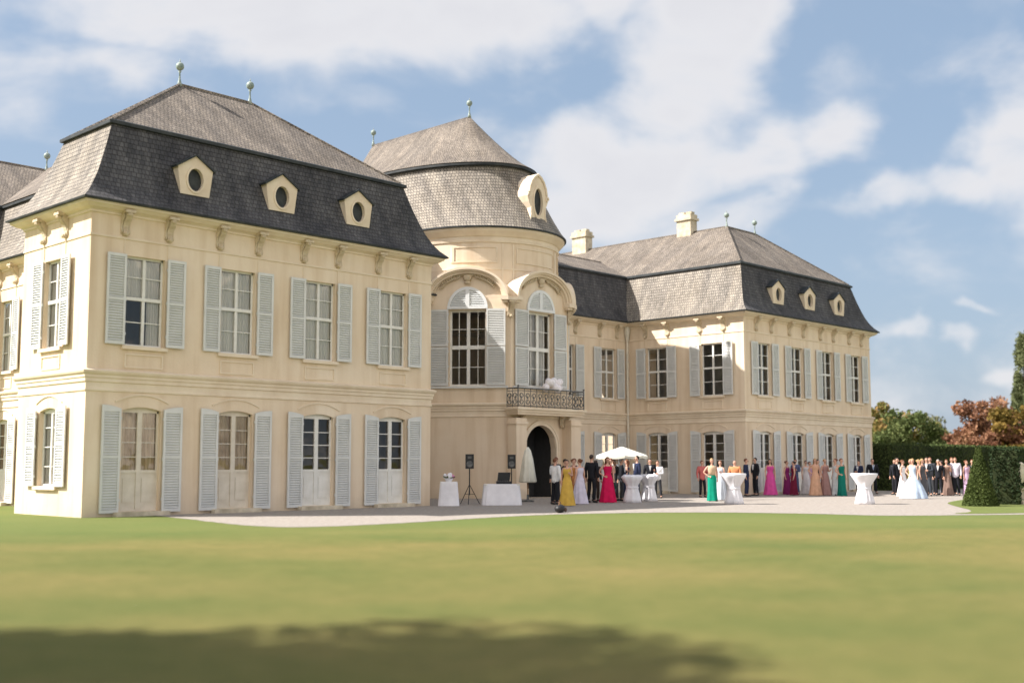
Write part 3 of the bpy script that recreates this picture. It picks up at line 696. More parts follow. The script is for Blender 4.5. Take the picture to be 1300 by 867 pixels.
# canted bays
bs=sash_mesh(1.7,5.0,8.44,4,(.25,.75),.51,0,0,'frame',.1); bg_=quadmesh('glass',-.8,.8,.04,3.4,.035,'glass'); bcur=quadmesh('curtain',-.4,.1,.05,3.4,.25,'curtain',5); bcur2=quadmesh('curtain',.3,.78,.05,3.4,.25,'curtain',5)
bsill=box_mesh('sill',(-1.85,1.85,-.10,.25,-.09,0),'shutter'); 
def lunette_mesh():
    mb=MB(); A,B=.93,.98; n=24
    arcp=lambda a,b:[(a*math.cos(PI-PI*k/n),b*math.sin(PI-PI*k/n)) for k in range(n+1)]
    o=arcp(A,B); i_=arcp(A-.13,B-.13)
    for k in range(n): mb.prism([o[k],o[k+1],i_[k+1],i_[k]],-.05,.02)
    mb.box(-A,A,-.06,.02,-.02,.10); mb.box(-.09,.09,-.055,.02,.1,B-.1)
    z=.15
    while z<B-.18:
        x=(A-.13)*math.sqrt(max(0,1-(z/(B-.13))**2))-.01
        if x>.12:
            for a,b in ((-x,-.09),(.09,x)): mb.slat(a,b,-.01,z,.07,.012,math.radians(45))
        z+=.082
    mb.face([(x,.015,z) for x,z in arcp(A-.1,B-.1)])
    return mb.mesh('lunette_shutter',M['lunette'])
lm=lunette_mesh()
SP=8.98
def hood_meshes():
    n=28; a,b=1.90,1.36
    def arcp(da,db=None): db=da if db is None else db; return [((a-da)*math.cos(PI-PI*k/n),(b-db)*math.sin(PI-PI*k/n)) for k in range(n+1)]
    # gable body
    g=MB(); g.prism(arcp(.16)[::-1],.0,1.6)
    gm=g.mesh('gable',M['wall'])
    h=MB()
    for (d0,d1,y) in ((.0,.10,-.40),(.10,.17,-.33),(.17,.27,-.24),(.27,.33,-.10)):
        o,i_=arcp(d0),arcp(d1)
        for k in range(n):
            h.face([(o[k][0],y,o[k][1]),(o[k+1][0],y,o[k+1][1]),(i_[k+1][0],y,i_[k+1][1]),(i_[k][0],y,i_[k][1])])
            h.face([(i_[k][0],y,i_[k][1]),(i_[k+1][0],y,i_[k+1][1]),(i_[k+1][0],.0,i_[k+1][1]),(i_[k][0],.0,i_[k][1])])
    o=arcp(0)
    for k in range(n): h.face([(o[k][0],-.40,o[k][1]),(o[k][0],1.5,o[k][1]),(o[k+1][0],1.5,o[k+1][1]),(o[k+1][0],-.40,o[k+1][1])])
    for s in (-1,1): h.box(min(s*1.58,s*1.93),max(s*1.58,s*1.93),-.42,.0,-.16,.02); h.box(min(s*1.62,s*1.9),max(s*1.62,s*1.9),-.32,0,-.26,-.16)
    hm=h.mesh('hood',M['trim'])
    # stucco ornament: shell with leaf sprays
    q=MB(); q.ball((0,-.06,.80),.19,10,6,1.1,.6,1.0); q.ball((0,-.05,.58),.11,8,6,1.5,.6,.8)
    for k in range(7):
        t=math.radians(30+k*20); q.tube([(0.05*math.cos(t),-.03,.80+.05*math.sin(t)),(.36*math.cos(t),-.09,.82+.26*math.sin(t))],[.03,.065],6)
    for s in (-1,1):
        for k in range(9):
            t=PI/2-s*(.28+k*.1); rx,rz=1.30,.90; x=rx*math.cos(t); z=rz*math.sin(t)-.02
            for dd in (.13,-.12): q.tube([(x,-.03,z),(x+s*.12+dd*.2,-.10,z+dd)],[.06,.02],5)
            q.ball((x,-.06,z),.055,6,4)
    qm=q.mesh('stucco_ornament',M['bracket'],True)
    return gm,hm,qm
gm,hm,qm=hood_meshes()
def bracket_mesh(s=1.0):
    mb=MB(); pr=[(0,0),(-.05,.02),(-.10,.07),(-.09,.14),(-.05,.22),(-.07,.32),(-.14,.42),(-.24,.50),(-.31,.58),(-.30,.70),(0,.70)]
    pr=[(y*.85,z) for y,z in pr]; mb.prism([(y*s,z*s) for y,z in pr],-.085*s,.085*s,'x')
    for sx in (-1,1): mb.prism([((y*.75)*s,(z*.9+.05)*s) for y,z in pr],min(sx*.10,sx*.14)*s,max(sx*.10,sx*.14)*s,'x')
    mb.box(-.16*s,.16*s,-.34*s,0,.66*s,.74*s); mb.ball((0,-.09*s,.06*s),.07*s,8,6); mb.ball((0,-.27*s,.62*s),.07*s,8,6,1.6,1,1)
    return mb.mesh('bracket',M['bracket'])
brm=bracket_mesh(); brs=bracket_mesh(.9)
for bi,fr in enumerate(fB):
    s=place(bs,'window',fr,mid,-.2,5.0); obj('glass',bg_,s)
    if bi: obj('curtain',bcur,s); obj('curtain',bcur2,s)
    place(bsill,'sill',fr,mid,.0,4.99)
    for side in (-1,1):
        for z0,hh in ((5.02,1.74),(6.80,1.66)):
            me=get_sh(.86,hh,0,side<0,()); o=place(me,'shutter',fr,mid+side*.88-(.86 if side<0 else 0),.08,z0)
            if z0>6: o.rotation_euler.z+=side*.02
    place(lm,'lunette_shutter',fr,mid,.03,8.50); place(gm,'gable',fr,mid,.004,SP); place(hm,'hood',fr,mid,0,SP); place(qm,'stucco_ornament',fr,mid,.03,SP+.12)
for k,(V,fa,fb) in enumerate(((V0,None,0),(V1,0,1),(V2,1,2),(V3,2,None))):
    if fa is not None and fb is not None: ang=(fB[fa].rot+fB[fb].rot)/2
    else: ang=fB[fa if fa is not None else fb].rot
    o=obj('bracket',brm,palace,Vector((V[0],V[1],8.05))-PO,ang)
    mb=MB(); mb.box(-.24,.24,-.36,.3,-.0,.14); me=mb.mesh('impost',M['trim']); obj('impost',me,palace,Vector((V[0],V[1],8.80))-PO,ang)
# wall strips and brackets along eaves
vs_m=box_mesh('wall_strip',(-.02,.02,-.018,0,0,.42),'trim')
for fr,cs in ((fL,FRO),(fRt,[xD-xC-c for c in FRO]),(fS1,[DS-2.3]),(fSr,RW),(fS2,S2),(fcR,CW),(fcL,[CWL[1]])):
    for c in cs:
        for s in (-1,1):
            place(brm,'bracket',fr,c+s*.72,.0,8.22); place(vs_m,'wall_strip',fr,c+s*.72,0,7.72)
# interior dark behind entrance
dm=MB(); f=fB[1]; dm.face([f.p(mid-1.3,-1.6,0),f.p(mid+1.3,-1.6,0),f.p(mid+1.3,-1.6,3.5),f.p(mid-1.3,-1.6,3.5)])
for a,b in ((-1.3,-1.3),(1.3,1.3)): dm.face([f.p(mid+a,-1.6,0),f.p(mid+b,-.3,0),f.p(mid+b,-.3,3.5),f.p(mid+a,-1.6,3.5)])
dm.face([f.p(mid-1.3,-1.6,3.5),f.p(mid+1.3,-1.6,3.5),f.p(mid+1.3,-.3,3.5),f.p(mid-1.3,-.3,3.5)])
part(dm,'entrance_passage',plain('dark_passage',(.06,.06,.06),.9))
# entrance surround, pillars, consoles, balcony
en=MB(); n=20
for (r0,r1,d) in ((1.03,1.16,.06),(1.16,1.24,.09)):
    P0=[(mid+r0*math.cos(PI-PI*k/n),2.25+r0*math.sin(PI-PI*k/n)) for k in range(n+1)]; P1=[(mid+r1*math.cos(PI-PI*k/n),2.25+r1*math.sin(PI-PI*k/n)) for k in range(n+1)]
    P0=[(mid-r0,0)]+P0+[(mid+r0,0)]; P1=[(mid-r1,0)]+P1+[(mid+r1,0)]
    for k in range(len(P0)-1):
        en.face([f.p(P0[k][0],d,P0[k][1]),f.p(P0[k+1][0],d,P0[k+1][1]),f.p(P1[k+1][0],d,P1[k+1][1]),f.p(P1[k][0],d,P1[k][1])])
        for P_ in (P0,P1): en.face([f.p(P_[k][0],d,P_[k][1]),f.p(P_[k+1][0],d,P_[k+1][1]),f.p(P_[k+1][0],0,P_[k+1][1]),f.p(P_[k][0],0,P_[k][1])])
part(en,'entrance_arch',M['trim'])
for s in (-1,1):
    pl=MB(); x0=xm+s*1.95; a,b=sorted((xm+s*1.50,x0+s*.22))
    pl.box(a,b,35.55,36.1,.45,3.55); pl.box(a-.06,b+.06,35.49,36.1,0,.45); pl.box(a-.05,b+.05,35.50,36.1,3.28,3.40); part(pl,'pillar',M['wall'])
    o=obj('bracket',brs,palace,Vector((xm+s*1.35,36.02,3.20))-PO,0)
bal=empty('balcony',(0,0,0),None,None); bal.parent=palace; bal.location=(0,35.4-yA,3.78)
for k in list(bal.keys()): del bal[k]
sb=MB(); sb.box(-2.25,2.25,-.02,.72,.02,.14); sb.box(-2.32,2.32,-.10,.72,.14,.24); sb.box(-2.18,2.18,.05,.72,-.08,.02); sb.build('slab',M['trim'],bal)
rl=MB(); z0,z1=.24,1.08
segs=[((-2.22,.68),(-2.22,.0)),((-2.22,0),(2.22,0)),((2.22,0),(2.22,.68))]
for (a,b) in segs:
    A=Vector((*a,0)); B=Vector((*b,0)); L=(B-A).length; D=(B-A).normalized(); nn=Vector((D.y,-D.x,0))
    for z,r in ((z0+.06,.02),(z1,.032),(z1-.12,.015)): rl.tube([A+Vector((0,0,z)),B+Vector((0,0,z))],r,6)
    m_=max(2,round(L/.40))
    for k in range(m_+1):
        p=A+D*(L*k/m_); rl.tube([p+Vector((0,0,z0)),p+Vector((0,0,z1))],.016,5)
        if k<m_:
            c=A+D*(L*(k+.5)/m_)
            for sgn in (-1,1):
                for up in (0,1):
                    pts=[]
                    for q in range(15):
                        t=q/14*1.6*2*PI/1.4; rr=.17*(1-q/16)
                        zz=(.50 if up else .30)+z0*.4+rr*math.sin(t)*(1 if up else -1); xx=sgn*(.0+rr*math.cos(t)*.8)
                        pts.append(c+D*xx+nn*(.03*math.sin(q*.4))+Vector((0,0,zz+.12)))
                    rl.tube(pts,.013,4)
            rl.ball(tuple(c+Vector((0,0,.66))),.045,6,4)
for a in ((-2.22,0),(2.22,0)): rl.tube([(*a,z0),(*a,z1+.05)],.03,6); rl.ball((*a,z1+.09),.05,8,6)
rl.build('railing',M['iron'],bal)
# dormers
def dormer_mesh():
    a=MB(); pent=[(-.50,9.93),(.50,9.93),(.62,10.80),(0,11.18),(-.62,10.80)]
    n=24; ov=[(.27*math.cos(t),10.42+.36*math.sin(t)) for t in [2*PI*k/n for k in range(n)]]
    def edge(t):
        dx,dz=math.cos(t),math.sin(t); best=1e9
        for i in range(5):
            p=pent[i]; q=pent[(i+1)%5]; ex,ez=q[0]-p[0],q[1]-p[1]; den=dx*ez-dz*ex
            if abs(den)<1e-9: continue
            s=((p[0])*ez-(p[1]-10.42)*ex)/den; u=((p[0])*dz-(p[1]-10.42)*dx)/den
            if s>0 and -1e-6<=u<=1+1e-6: best=min(best,s)
        return (dx*best,10.42+dz*best)
    ts=sorted([2*PI*k/48 for k in range(48)]+[math.atan2(z-10.42,x)%(2*PI) for x,z in pent])
    for i in range(len(ts)):
        t0,t1=ts[i],ts[(i+1)%len(ts)]; o0,o1=edge(t0),edge(t1); i0,i1=(.27*math.cos(t0),10.42+.36*math.sin(t0)),(.27*math.cos(t1),10.42+.36*math.sin(t1))
        a.face([(i0[0],0,i0[1]),(o0[0],0,o0[1]),(o1[0],0,o1[1]),(i1[0],0,i1[1])]); a.face([(i0[0],0,i0[1]),(i1[0],0,i1[1]),(i1[0],.12,i1[1]),(i0[0],.12,i0[1])])
        j0,j1=[(.33*math.cos(t),10.42+.42*math.sin(t)) for t in (t0,t1)]
        a.face([(i0[0],-.03,i0[1]),(j0[0],-.03,j0[1]),(j1[0],-.03,j1[1]),(i1[0],-.03,i1[1])]); a.face([(j0[0],-.03,j0[1]),(j1[0],-.03,j1[1]),(j1[0],0,j1[1]),(j0[0],0,j0[1])])
    for i in range(5):
        p,q=pent[i],pent[(i+1)%5]; a.face([(p[0],0,p[1]),(q[0],0,q[1]),(q[0],1.1,q[1]),(p[0],1.1,p[1])])
    me=a.mesh('dormer',M['trim'])
    b=MB(); b.face([(.3*math.cos(t),.11,10.42+.4*math.sin(t)) for t in [2*PI*k/n for k in range(n)]]); pane=b.mesh('pane',M['lead'])
    c=MB()
    for s in (-1,1):
        P=[(s*.70,10.80),(0,11.24),(0,11.18),(s*.68,10.74)]; c.prism(P if s<0 else P[::-1],-.06,1.15)
    return me,pane,c.mesh('dormer_roof',M['lead'])
dme,dpa,dro=dormer_mesh()
for x in (19.0,22.24,25.46): 
    for X in (x,2*xm-x):
        o=obj('dormer',dme,palace,Vector((X,31.99,-.09))-PO); obj('pane',dpa,o); obj('dormer_roof',dro,o)
# big oculus on the rotunda roof
def big():
    a=MB(); out=[(-.92,12.28),(.92,12.28),(.80,12.62),(.66,13.0),(.64,13.35),(.80,13.62),(.92,13.9),(.84,14.1),(.72,14.25),(.62,14.5),(.44,14.74),(.2,14.88),(.12,14.98)]
    out=out+[(-x,z) for x,z in out[:1:-1]]
    zc=13.66; n=len(out)
    def edge(t):
        dx,dz=math.cos(t),math.sin(t); best=0
        for i in range(n):
            p=out[i]; q=out[(i+1)%n]; ex,ez=q[0]-p[0],q[1]-p[1]; den=dx*ez-dz*ex
            if abs(den)<1e-9: continue
            s=(p[0]*ez-(p[1]-zc)*ex)/den; u=(p[0]*dz-(p[1]-zc)*dx)/den
            if s>0 and -1e-6<=u<=1+1e-6: best=max(best,s)
        return (dx*best,zc+dz*best)
    ts=sorted([2*PI*k/72 for k in range(72)]+[math.atan2(z-zc,x)%(2*PI) for x,z in out])
    def el(r,t): return (.36*r*math.cos(t),zc+.64*r*math.sin(t))
    for i in range(len(ts)):
        t0,t1=ts[i],ts[(i+1)%len(ts)]; o0,o1=edge(t0),edge(t1); i0,i1=el(1,t0),el(1,t1)
        def F(A,B,y0,y1,C_,D_): a.face([(A[0],y0,A[1]),(B[0],y1,B[1]),(C_[0],y1,C_[1]),(D_[0],y0,D_[1])])
        F(i0,o0,0,0,o1,i1); F(i0,i0,0,.2,i1,i1); F(o0,o0,0,2.2,o1,o1)
        j0,j1=el(1.25,t0),el(1.25,t1); F(i0,j0,-.07,-.07,j1,i1); F(j0,j0,-.07,0,j1,j1)
    for s in (-1,1):
        a.tube([(s*(.80+.12*math.cos(q*.5)*(1-q/14)),-.05,13.85+.17*math.sin(q*.5)*(1-q/14)) for q in range(12)],.05,6)
        a.tube([(s*.76,-.05,14.05),(s*.68,-.05,14.35),(s*.52,-.05,14.62),(s*.3,-.05,14.82),(0,-.05,14.95)],.07,6)
        a.tube([(s*.86,-.04,12.3),(s*.72,-.04,12.7),(s*.60,-.04,13.05),(s*.62,-.04,13.4)],.05,6)
    o=a.build('dormer',M['trim'],palace,Vector((xm,36.22,-.03))-PO); o.scale=(.78,.55,1); o['label']='tall oculus dormer with scrolled stone surround'
    b=MB(); b.face([(*el(1.02,t),) for t in [0]] and [(el(1.02,t)[0],.18,el(1.02,t)[1]) for t in [2*PI*k/32 for k in range(32)]]); b.build('pane',M['lead'],o)
big()
# downpipes
def downpipe(x,y):
    mb=MB(); mb.lathe([(.06,7.6),(.06,8.1),(.16,8.6),(.16,8.85),(.09,8.95)],12,(x,y,0)); mb.tube([(x,y,.1),(x,y,7.7)],.065,10)
    for z in (1,3,5,7): mb.tube([(x,y,z-.04),(x,y,z+.04)],.09,10)
    part(mb,'downpipe',M['white_pipe'])
downpipe(xC-.14,yR-.14)
downpipe(xB+.14,yR-.14)

# framed pictures seen in the first upper window (hang on the interior wall)
for k,(u) in enumerate((1.48,1.85,2.24)):
    p=fL.p(u+.55,-2.16,5.62); e=empty('framed_picture',(p[0],p[1],p[2]),['left framed picture inside the first upper window of the near pavilion','middle framed picture inside the first upper window of the near pavilion','right framed picture inside the first upper window of the near pavilion'][k],'picture','framed pictures inside the window')
    a=MB(); 
    for b_ in ((-.15,.15,0,.03,-.2,-.16),(-.15,.15,0,.03,.16,.2),(-.15,-.11,0,.03,-.16,.16),(.11,.15,0,.03,-.16,.16)): a.box(*b_)
    a.build('picture_frame',M['black'],e); a=MB(); a.box(-.11,.11,.012,.03,-.16,.16); a.build('mount',M['linen'],e); a=MB(); a.box(-.055,.055,.008,.012,-.07,.07); a.build('print',M['lead'],e)

# ------------------------------------------------------------------ vegetation
def leaves(mb_pts, size, k=1.0, name='crown', mat=None, up=0.0):
    n=len(mb_pts); P=np.array(mb_pts)
    d=rng.normal(size=(n,3)); d/=np.linalg.norm(d,axis=1)[:,None]; e=rng.normal(size=(n,3)); e-= (e*d).sum(1)[:,None]*d; e/=np.linalg.norm(e,axis=1)[:,None]
    s=size*(.6+.8*rng.random((n,1))); a=P+d*s; b=P+e*s*.55; c=P-d*s; f=P-e*s*.55
    V=np.stack([a,b,c,f],1).reshape(-1,3); me=bpy.data.meshes.new(name)
    me.vertices.add(4*n); me.vertices.foreach_set('co',V.astype(np.float32).ravel()); me.loops.add(4*n); me.loops.foreach_set('vertex_index',np.arange(4*n,dtype=np.int32))
    me.polygons.add(n); me.polygons.foreach_set('loop_start',np.arange(0,4*n,4,dtype=np.int32)); me.polygons.foreach_set('loop_total',np.full(n,4,dtype=np.int32)); me.update(calc_edges=True)
    if mat: me.materials.append(mat)
    return me
LM={'green':leafmat('leaf_green',[(.06,.085,.03),(.11,.14,.05),(.19,.21,.08)]),
 'orange':leafmat('leaf_orange_green',[(.08,.11,.035),(.20,.19,.06),(.44,.24,.10)]),
 'rust':leafmat('leaf_rust',[(.15,.08,.055),(.30,.15,.09),(.42,.25,.14)]),
 'ochre':leafmat('leaf_ochre',[(.10,.09,.025),(.22,.15,.04),(.30,.19,.05)]),
 'poplar':leafmat('leaf_poplar',[(.08,.10,.05),(.15,.17,.08),(.24,.25,.13)]),
 'haze':leafmat('leaf_pale',[(.14,.16,.09),(.22,.22,.13),(.30,.28,.18)]),
 'hedge':leafmat('leaf_hedge',[(.035,.055,.02),(.065,.09,.03),(.13,.16,.05)],.1),
 'yew':leafmat('leaf_dark_hedge',[(.012,.022,.010),(.022,.036,.014),(.04,.055,.02)],.05),  # leaf tone of the square hedge block, darker than the long hedge
 'cone':leafmat('leaf_topiary',[(.05,.07,.02),(.09,.12,.035),(.14,.165,.05)],.1)}
def tree(name,label,cat,base,h,rad,mat,nclump=40,per=160,leaf=.16,crown0=.3,sx=1,group=None,spread=1.0,seed=None):
    r=np.random.default_rng(seed if seed is not None else int(abs(base[0]*13+base[1]*7)))
    e=empty(name,(base[0],base[1],0),label,cat,group)
    t=MB(); rt=max(.08,h*.022); top=h*.8
    pts=[(0,0,0)]+[(r.normal()*.03*h*k/5,r.normal()*.03*h*k/5,top*k/5) for k in range(1,6)]
    t.tube(pts,[rt*1.3,rt,rt*.85,rt*.6,rt*.4,rt*.15],8)
    cl=[]
    zc=h*(crown0+1)/2; hz_=h*(1-crown0)/2
    for k in range(nclump):
        u=r.normal(size=3); u/=np.linalg.norm(u); q=u*(r.random()**.45); c=np.array([q[0]*rad*sx*spread,q[1]*rad,zc+q[2]*hz_]); cl.append(c)
        if k%3==0:
            j=min(4,max(1,int(c[2]/h*5*.7))); t.tube([pts[j],tuple((np.array(pts[j])+c)/2+np.array([0,0,-.05*h])),tuple(c)],[rt*.4,rt*.22,rt*.06],5)
    t.build('trunk',M['bark'],e)
    P=[]
    for c in cl:
        cr_=rad*(.22+.16*r.random()); g=r.normal(size=(per,3)); g/=np.linalg.norm(g,axis=1)[:,None]; g*= (r.random((per,1))**.4)*cr_; g[:,2]*=.75; P.append(g+c)
    me=leaves(np.concatenate(P),leaf,mat=LM[mat]); obj('crown',me,e); return e
# tree whose shadow falls over the near lawn (stands left of the picture)
G='trees beyond the hedge'
tree('broadleaf_tree','big broadleaf tree left of the picture that shades the near lawn','tree',(-6.1,12.5),12.5,4.9,'green',74,260,.24,.25,group='shade trees beside the lawn',seed=3)
tree('broadleaf_tree','smaller broadleaf tree near the camera left of the picture','tree',(-9.5,3.5),11.5,4.2,'green',80,300,.24,.2,group='shade trees beside the lawn',seed=5)
# ray directions from the camera, used for places far away
tree('broadleaf_tree','tree with orange tinted top right behind the palace corner','tree',(90,43.9),7.0,2.4,'orange',34,200,.16,.1,group=G)
tree('broadleaf_tree','dark green round tree behind the hedge beside the palace','tree',(82,38.9),5.2,2.5,'green',32,220,.15,.05,group=G)
tree('broadleaf_tree','small orange bush-like tree peeping over the hedge right of the dark green tree','tree',(99,45.2),5.6,1.9,'orange',18,150,.16,.1,group=G)
tree('broadleaf_tree','thin pale hazy tree standing far behind the hedge','tree',(108,47.2),6.8,2.3,'haze',18,110,.17,.15,group=G)
tree('broadleaf_tree','rust red tree above the hedge left of the clipped cone','tree',(95,39.6),6.9,2.4,'rust',30,150,.16,.08,group=G)
tree('broadleaf_tree','copper brown tree above the hedge right of the clipped cone','tree',(101,39.6),7.0,2.3,'rust',24,120,.17,.12,group=G)
tree('broadleaf_tree','ochre green tree at the right edge above the hedge','tree',(93,34.4),6.4,2.6,'ochre',36,200,.16,.02,group=G)
tree('broadleaf_tree','low dark brown tree behind the hedge end','tree',(92,36.0),4.9,2.4,'rust',28,200,.15,.02,group=G)
for k,(x,y,h,lab) in enumerate(((70,24.2,2.4,'low green shrub at the right edge behind the pale statue'),(74,24.4,2.9,'low ochre shrub at the right edge beyond the hedge'))):
    tree('shrub',lab,'shrub',(x,y),h,1.9,['green','ochre'][k],26,240,.10,.0,group='shrubs at the right edge')
def poplar(x,y,h,r,lab,seed):
    q=np.random.default_rng(seed); e=empty('poplar_tree',(x,y,0),lab,'tree','slender poplars')
    t=MB(); t.tube([(0,0,0),(0,0,h*.5),(0,0,h*.95)],[.3,.18,.03],8)
    P=[]
    for k in range(70):
        z=h*(.15+.83*q.random()); f=max(.12,math.sin(min(1,(1-z/h)*1.9+.08)*PI/2)); a=q.random()*2*PI; rr=r*f*(.3+.7*q.random()); c=np.array([rr*math.cos(a)*.8,rr*math.sin(a)*.8,z])
        g=q.normal(size=(120,3))*np.array([.3,.3,.75])*r*.42; P.append(g+c)
        if k%4==0: t.tube([(0,0,z-.9),tuple(c)],[.05,.02],4)
    t.build('trunk',M['bark'],e); obj('crown',leaves(np.concatenate(P),.2,mat=LM['poplar']),e)
poplar(139.5,51.3,17.0,1.45,'tall slender poplar rising at the right edge of the picture',1)
poplar(121,45.2,10.6,.8,'thin shorter poplar left of the tall poplar',2)
def hedge(name,label,cat,poly,h,mat='hedge',dens=260,leaf=.055,group=None):
    cx=sum(p[0] for p in poly)/len(poly); cy=sum(p[1] for p in poly)/len(poly)
    e=empty(name,(cx,cy,0),label,cat,group); b=MB(); q=[(x-cx,y-cy) for x,y in poly]; s=.97
    b.prism([(x*s,y*s) for x,y in q],0,h-.05,'z'); b.build('core',M['hcore'],e)
    P=[]
    n=len(q)
    for i in range(n):
        a=np.array(q[i]); c=np.array(q[(i+1)%n]); L=np.linalg.norm(c-a); m=int(L*h*dens); t=rng.random((m,1)); z=rng.random((m,1))*h; pt=a+(c-a)*t; P.append(np.hstack([pt+rng.normal(size=(m,2))*.04,z]))
    bx=[min(p[0] for p in q),max(p[0] for p in q),min(p[1] for p in q),max(p[1] for p in q)]
    area=(bx[1]-bx[0])*(bx[3]-bx[2]); m=int(area*dens); pt=np.stack([rng.uniform(bx[0],bx[1],m),rng.uniform(bx[2],bx[3],m)],1)
    def inside(p):
        c=False
        for i in range(n):
            x1,y1=q[i];x2,y2=q[(i+1)%n]
            if (y1>p[1])!=(y2>p[1]) and p[0]<(x2-x1)*(p[1]-y1)/(y2-y1)+x1: c=not c
        return c
    pt=np.array([p for p in pt if inside(p)]); P.append(np.hstack([pt,h+rng.normal(size=(len(pt),1))*.04]))
    obj('foliage',leaves(np.concatenate(P),leaf,mat=LM[mat]),e); return e
M['hcore']=noisy('hedge_core',(.015,.022,.008),(.035,.045,.015),6,.95,.5,20)
hedge('clipped_hedge','long tall clipped hedge behind the wedding guests','hedge',[(63.9,31.3),(98,31.3),(98,32.7),(63.9,32.7)],2.68)
hedge('clipped_hedge','dark square hedge block just right of the clipped cone','hedge',[(45.05-.17-.74,17.42+.42-.3),(45.05+.17-.74,17.42-.42-.3),(45.05+.17+.74,17.42-.42+.3),(45.05-.17+.74,17.42+.42+.3)],2.06,'yew')
def cone(x,y,h,r,lab):
    e=empty('topiary_cone',(x,y,0),lab,'topiary'); b=MB(); b.lathe([(r*.93,0),(r*.62,h*.33),(r*.33,h*.65),(.03,h*.95)],20); b.build('core',M['hcore'],e)
    m=16000; t=rng.random(m); z=h*(1-np.sqrt(1-t*.995)); a=rng.random(m)*2*PI; rr=r*(1-z/h)**1.06+.018*rng.normal(size=m)
    P=np.stack([rr*np.cos(a),rr*np.sin(a),z],1); obj('foliage',leaves(P,.035,mat=LM['cone']),e)
cone(42.2,17.25,2.3,.6,'clipped green yew cone standing on the grass in front of the hedge')

# ------------------------------------------------------------------ furniture
FOLD=lambda amp,n,ph=0,z0=0: (lambda a,z: amp*math.sin(n*a+ph+2*math.sin(a*2))*(max(0,z0-z) if z0 else 1))
def cocktail(x,y,lab,r=.47,h=1.16):
    e=empty('cocktail_table',(x,y,0),lab,'table','standing tables under white cloths')
    mb=MB(); mb.lathe([(.36,.01),(.33,.15),(.29,.35),(.225,.58),(.24,.70),(.33,.86),(.42,1.0),(r,1.10),(r,h-.02),(r-.02,h),(0,h)],40,fold=lambda a,z: (.07*math.sin(9*a+1.5*math.sin(a*3)) if z<1.1 else 0)); mb.build('tablecloth',M['linen'],e,smooth=True)
    mb=MB(); mb.lathe([(.236,.54),(.25,.57),(.25,.61),(.24,.64)],24,fold=None); mb.build('ribbon',M['linen'],e,smooth=True)
    mb=MB(); mb.lathe([(r-.03,h-.06),(r-.03,h-.005),(0,h-.005)],32); mb.build('tabletop',M['canvas'],e)
    mb=MB(); mb.tube([(0,0,.02),(0,0,h-.06)],.035,8); mb.lathe([(.25,.0),(.25,.02),(.04,.04)],16); mb.build('leg',M['iron'],e)
cocktail(37.92,24.83,'white cloth covered standing table beside the woman in the emerald skirt'); cocktail(41.27,21.24,'white cloth covered standing table nearest the lawn, left of the bridal gowns',.5)
cocktail(36.78,28.79,'white cloth covered standing table behind the man in the black suit by the door',.34,1.05); cocktail(38.9,29.6,'white cloth covered standing table right of the slim man in navy',.34,1.02)
def rect_table(x,y,w,d,h,rot,lab):
    e=empty('buffet_table',(x,y,0),lab,'table',None,rot); mb=MB(); n=28
    def per(s,t): 
        # rounded rectangle
        a=2*PI*t; c,si=math.cos(a),math.sin(a); return ((w/2+s)*math.copysign(abs(c)**.35,c),(d/2+s)*math.copysign(abs(si)**.35,si))
    rr=[]
    for z,s in ((.01,.07),(.3,.05),(h-.05,.01),(h,0)):
        ring_=[]
        for k in range(60):
            a,b=per(s,k/60); f_=.03*math.sin(k*1.3)*(1-z/h); ring_.append((a*(1+f_),b*(1+f_),z))
        rr.append(ring_)
    mb.grid(rr,close=True); mb.face(rr[-1]); mb.build('tablecloth',M['linen'],e,smooth=False)
    mb=MB(); mb.box(-w/2+.02,w/2-.02,-d/2+.02,d/2-.02,h-.04,h-.005); mb.build('tabletop',M['canvas'],e)
    for sx_ in (-1,1):
        for sy_ in (-1,1):
            mb=MB(); mb.box(sx_*(w/2-.08)-.02,sx_*(w/2-.08)+.02,sy_*(d/2-.08)-.02,sy_*(d/2-.08)+.02,0,h-.04); mb.build('leg',M['iron'],e)
    return e
rect_table(31.25,30.6,1.32,.75,.78,-.75,'white cloth covered table carrying black music equipment by the palace wall')
rect_table(29.32,31.4,.62,.5,.88,-.75,'small white cloth covered table at the corner of the near pavilion')
def mixer():
    e=empty('music_mixer',(31.35,30.55,.785),'black music mixing equipment on the white cloth covered table','mixer',None,-.75)
    mb=MB(); mb.box(-.3,.25,-.2,.2,0,.10); mb.build('case',M['black'],e); mb=MB(); mb.prism([(-.26,.10),(.20,.10),(.24,.42),(-.22,.42)],.12,.16); mb.build('laptop_lid',M['black'],e)
    mb=MB()
    for k in range(6): mb.tube([(-.22+k*.08,-.08,.1),(-.22+k*.08,-.08,.125)],.018,8)
    mb.build('knob',M['iron'],e)
mixer()
def flowers():
    e=empty('flower_box',(29.32,31.4,.885),'low arrangement of pink and white flowers on the small corner table','flowers')
    mb=MB(); mb.lathe([(.10,0),(.16,.10),(.16,.12)],14); mb.build('bowl',M['linen'],e); 
    for mat,c in ((cloth('pinkflower',(.62,.22,.40)),6),(M['linen'],9)):
        mb=MB()
        for k in range(c):
            a=random.random()*6.28; r=random.random()*.22; mb.ball((r*math.cos(a),r*math.sin(a),.16+.1*random.random()),.065,7,5)
        mb.build('blossom',mat,e)
    mb=MB()
    for k in range(26):
        a=random.random()*6.28; r=.12+random.random()*.15; p=(r*math.cos(a),r*math.sin(a),.12+.08*random.random()); mb.tube([(0,0,.08),p],[.006,.02],4)
    mb.build('leaf',LM['cone'],e)
flowers()
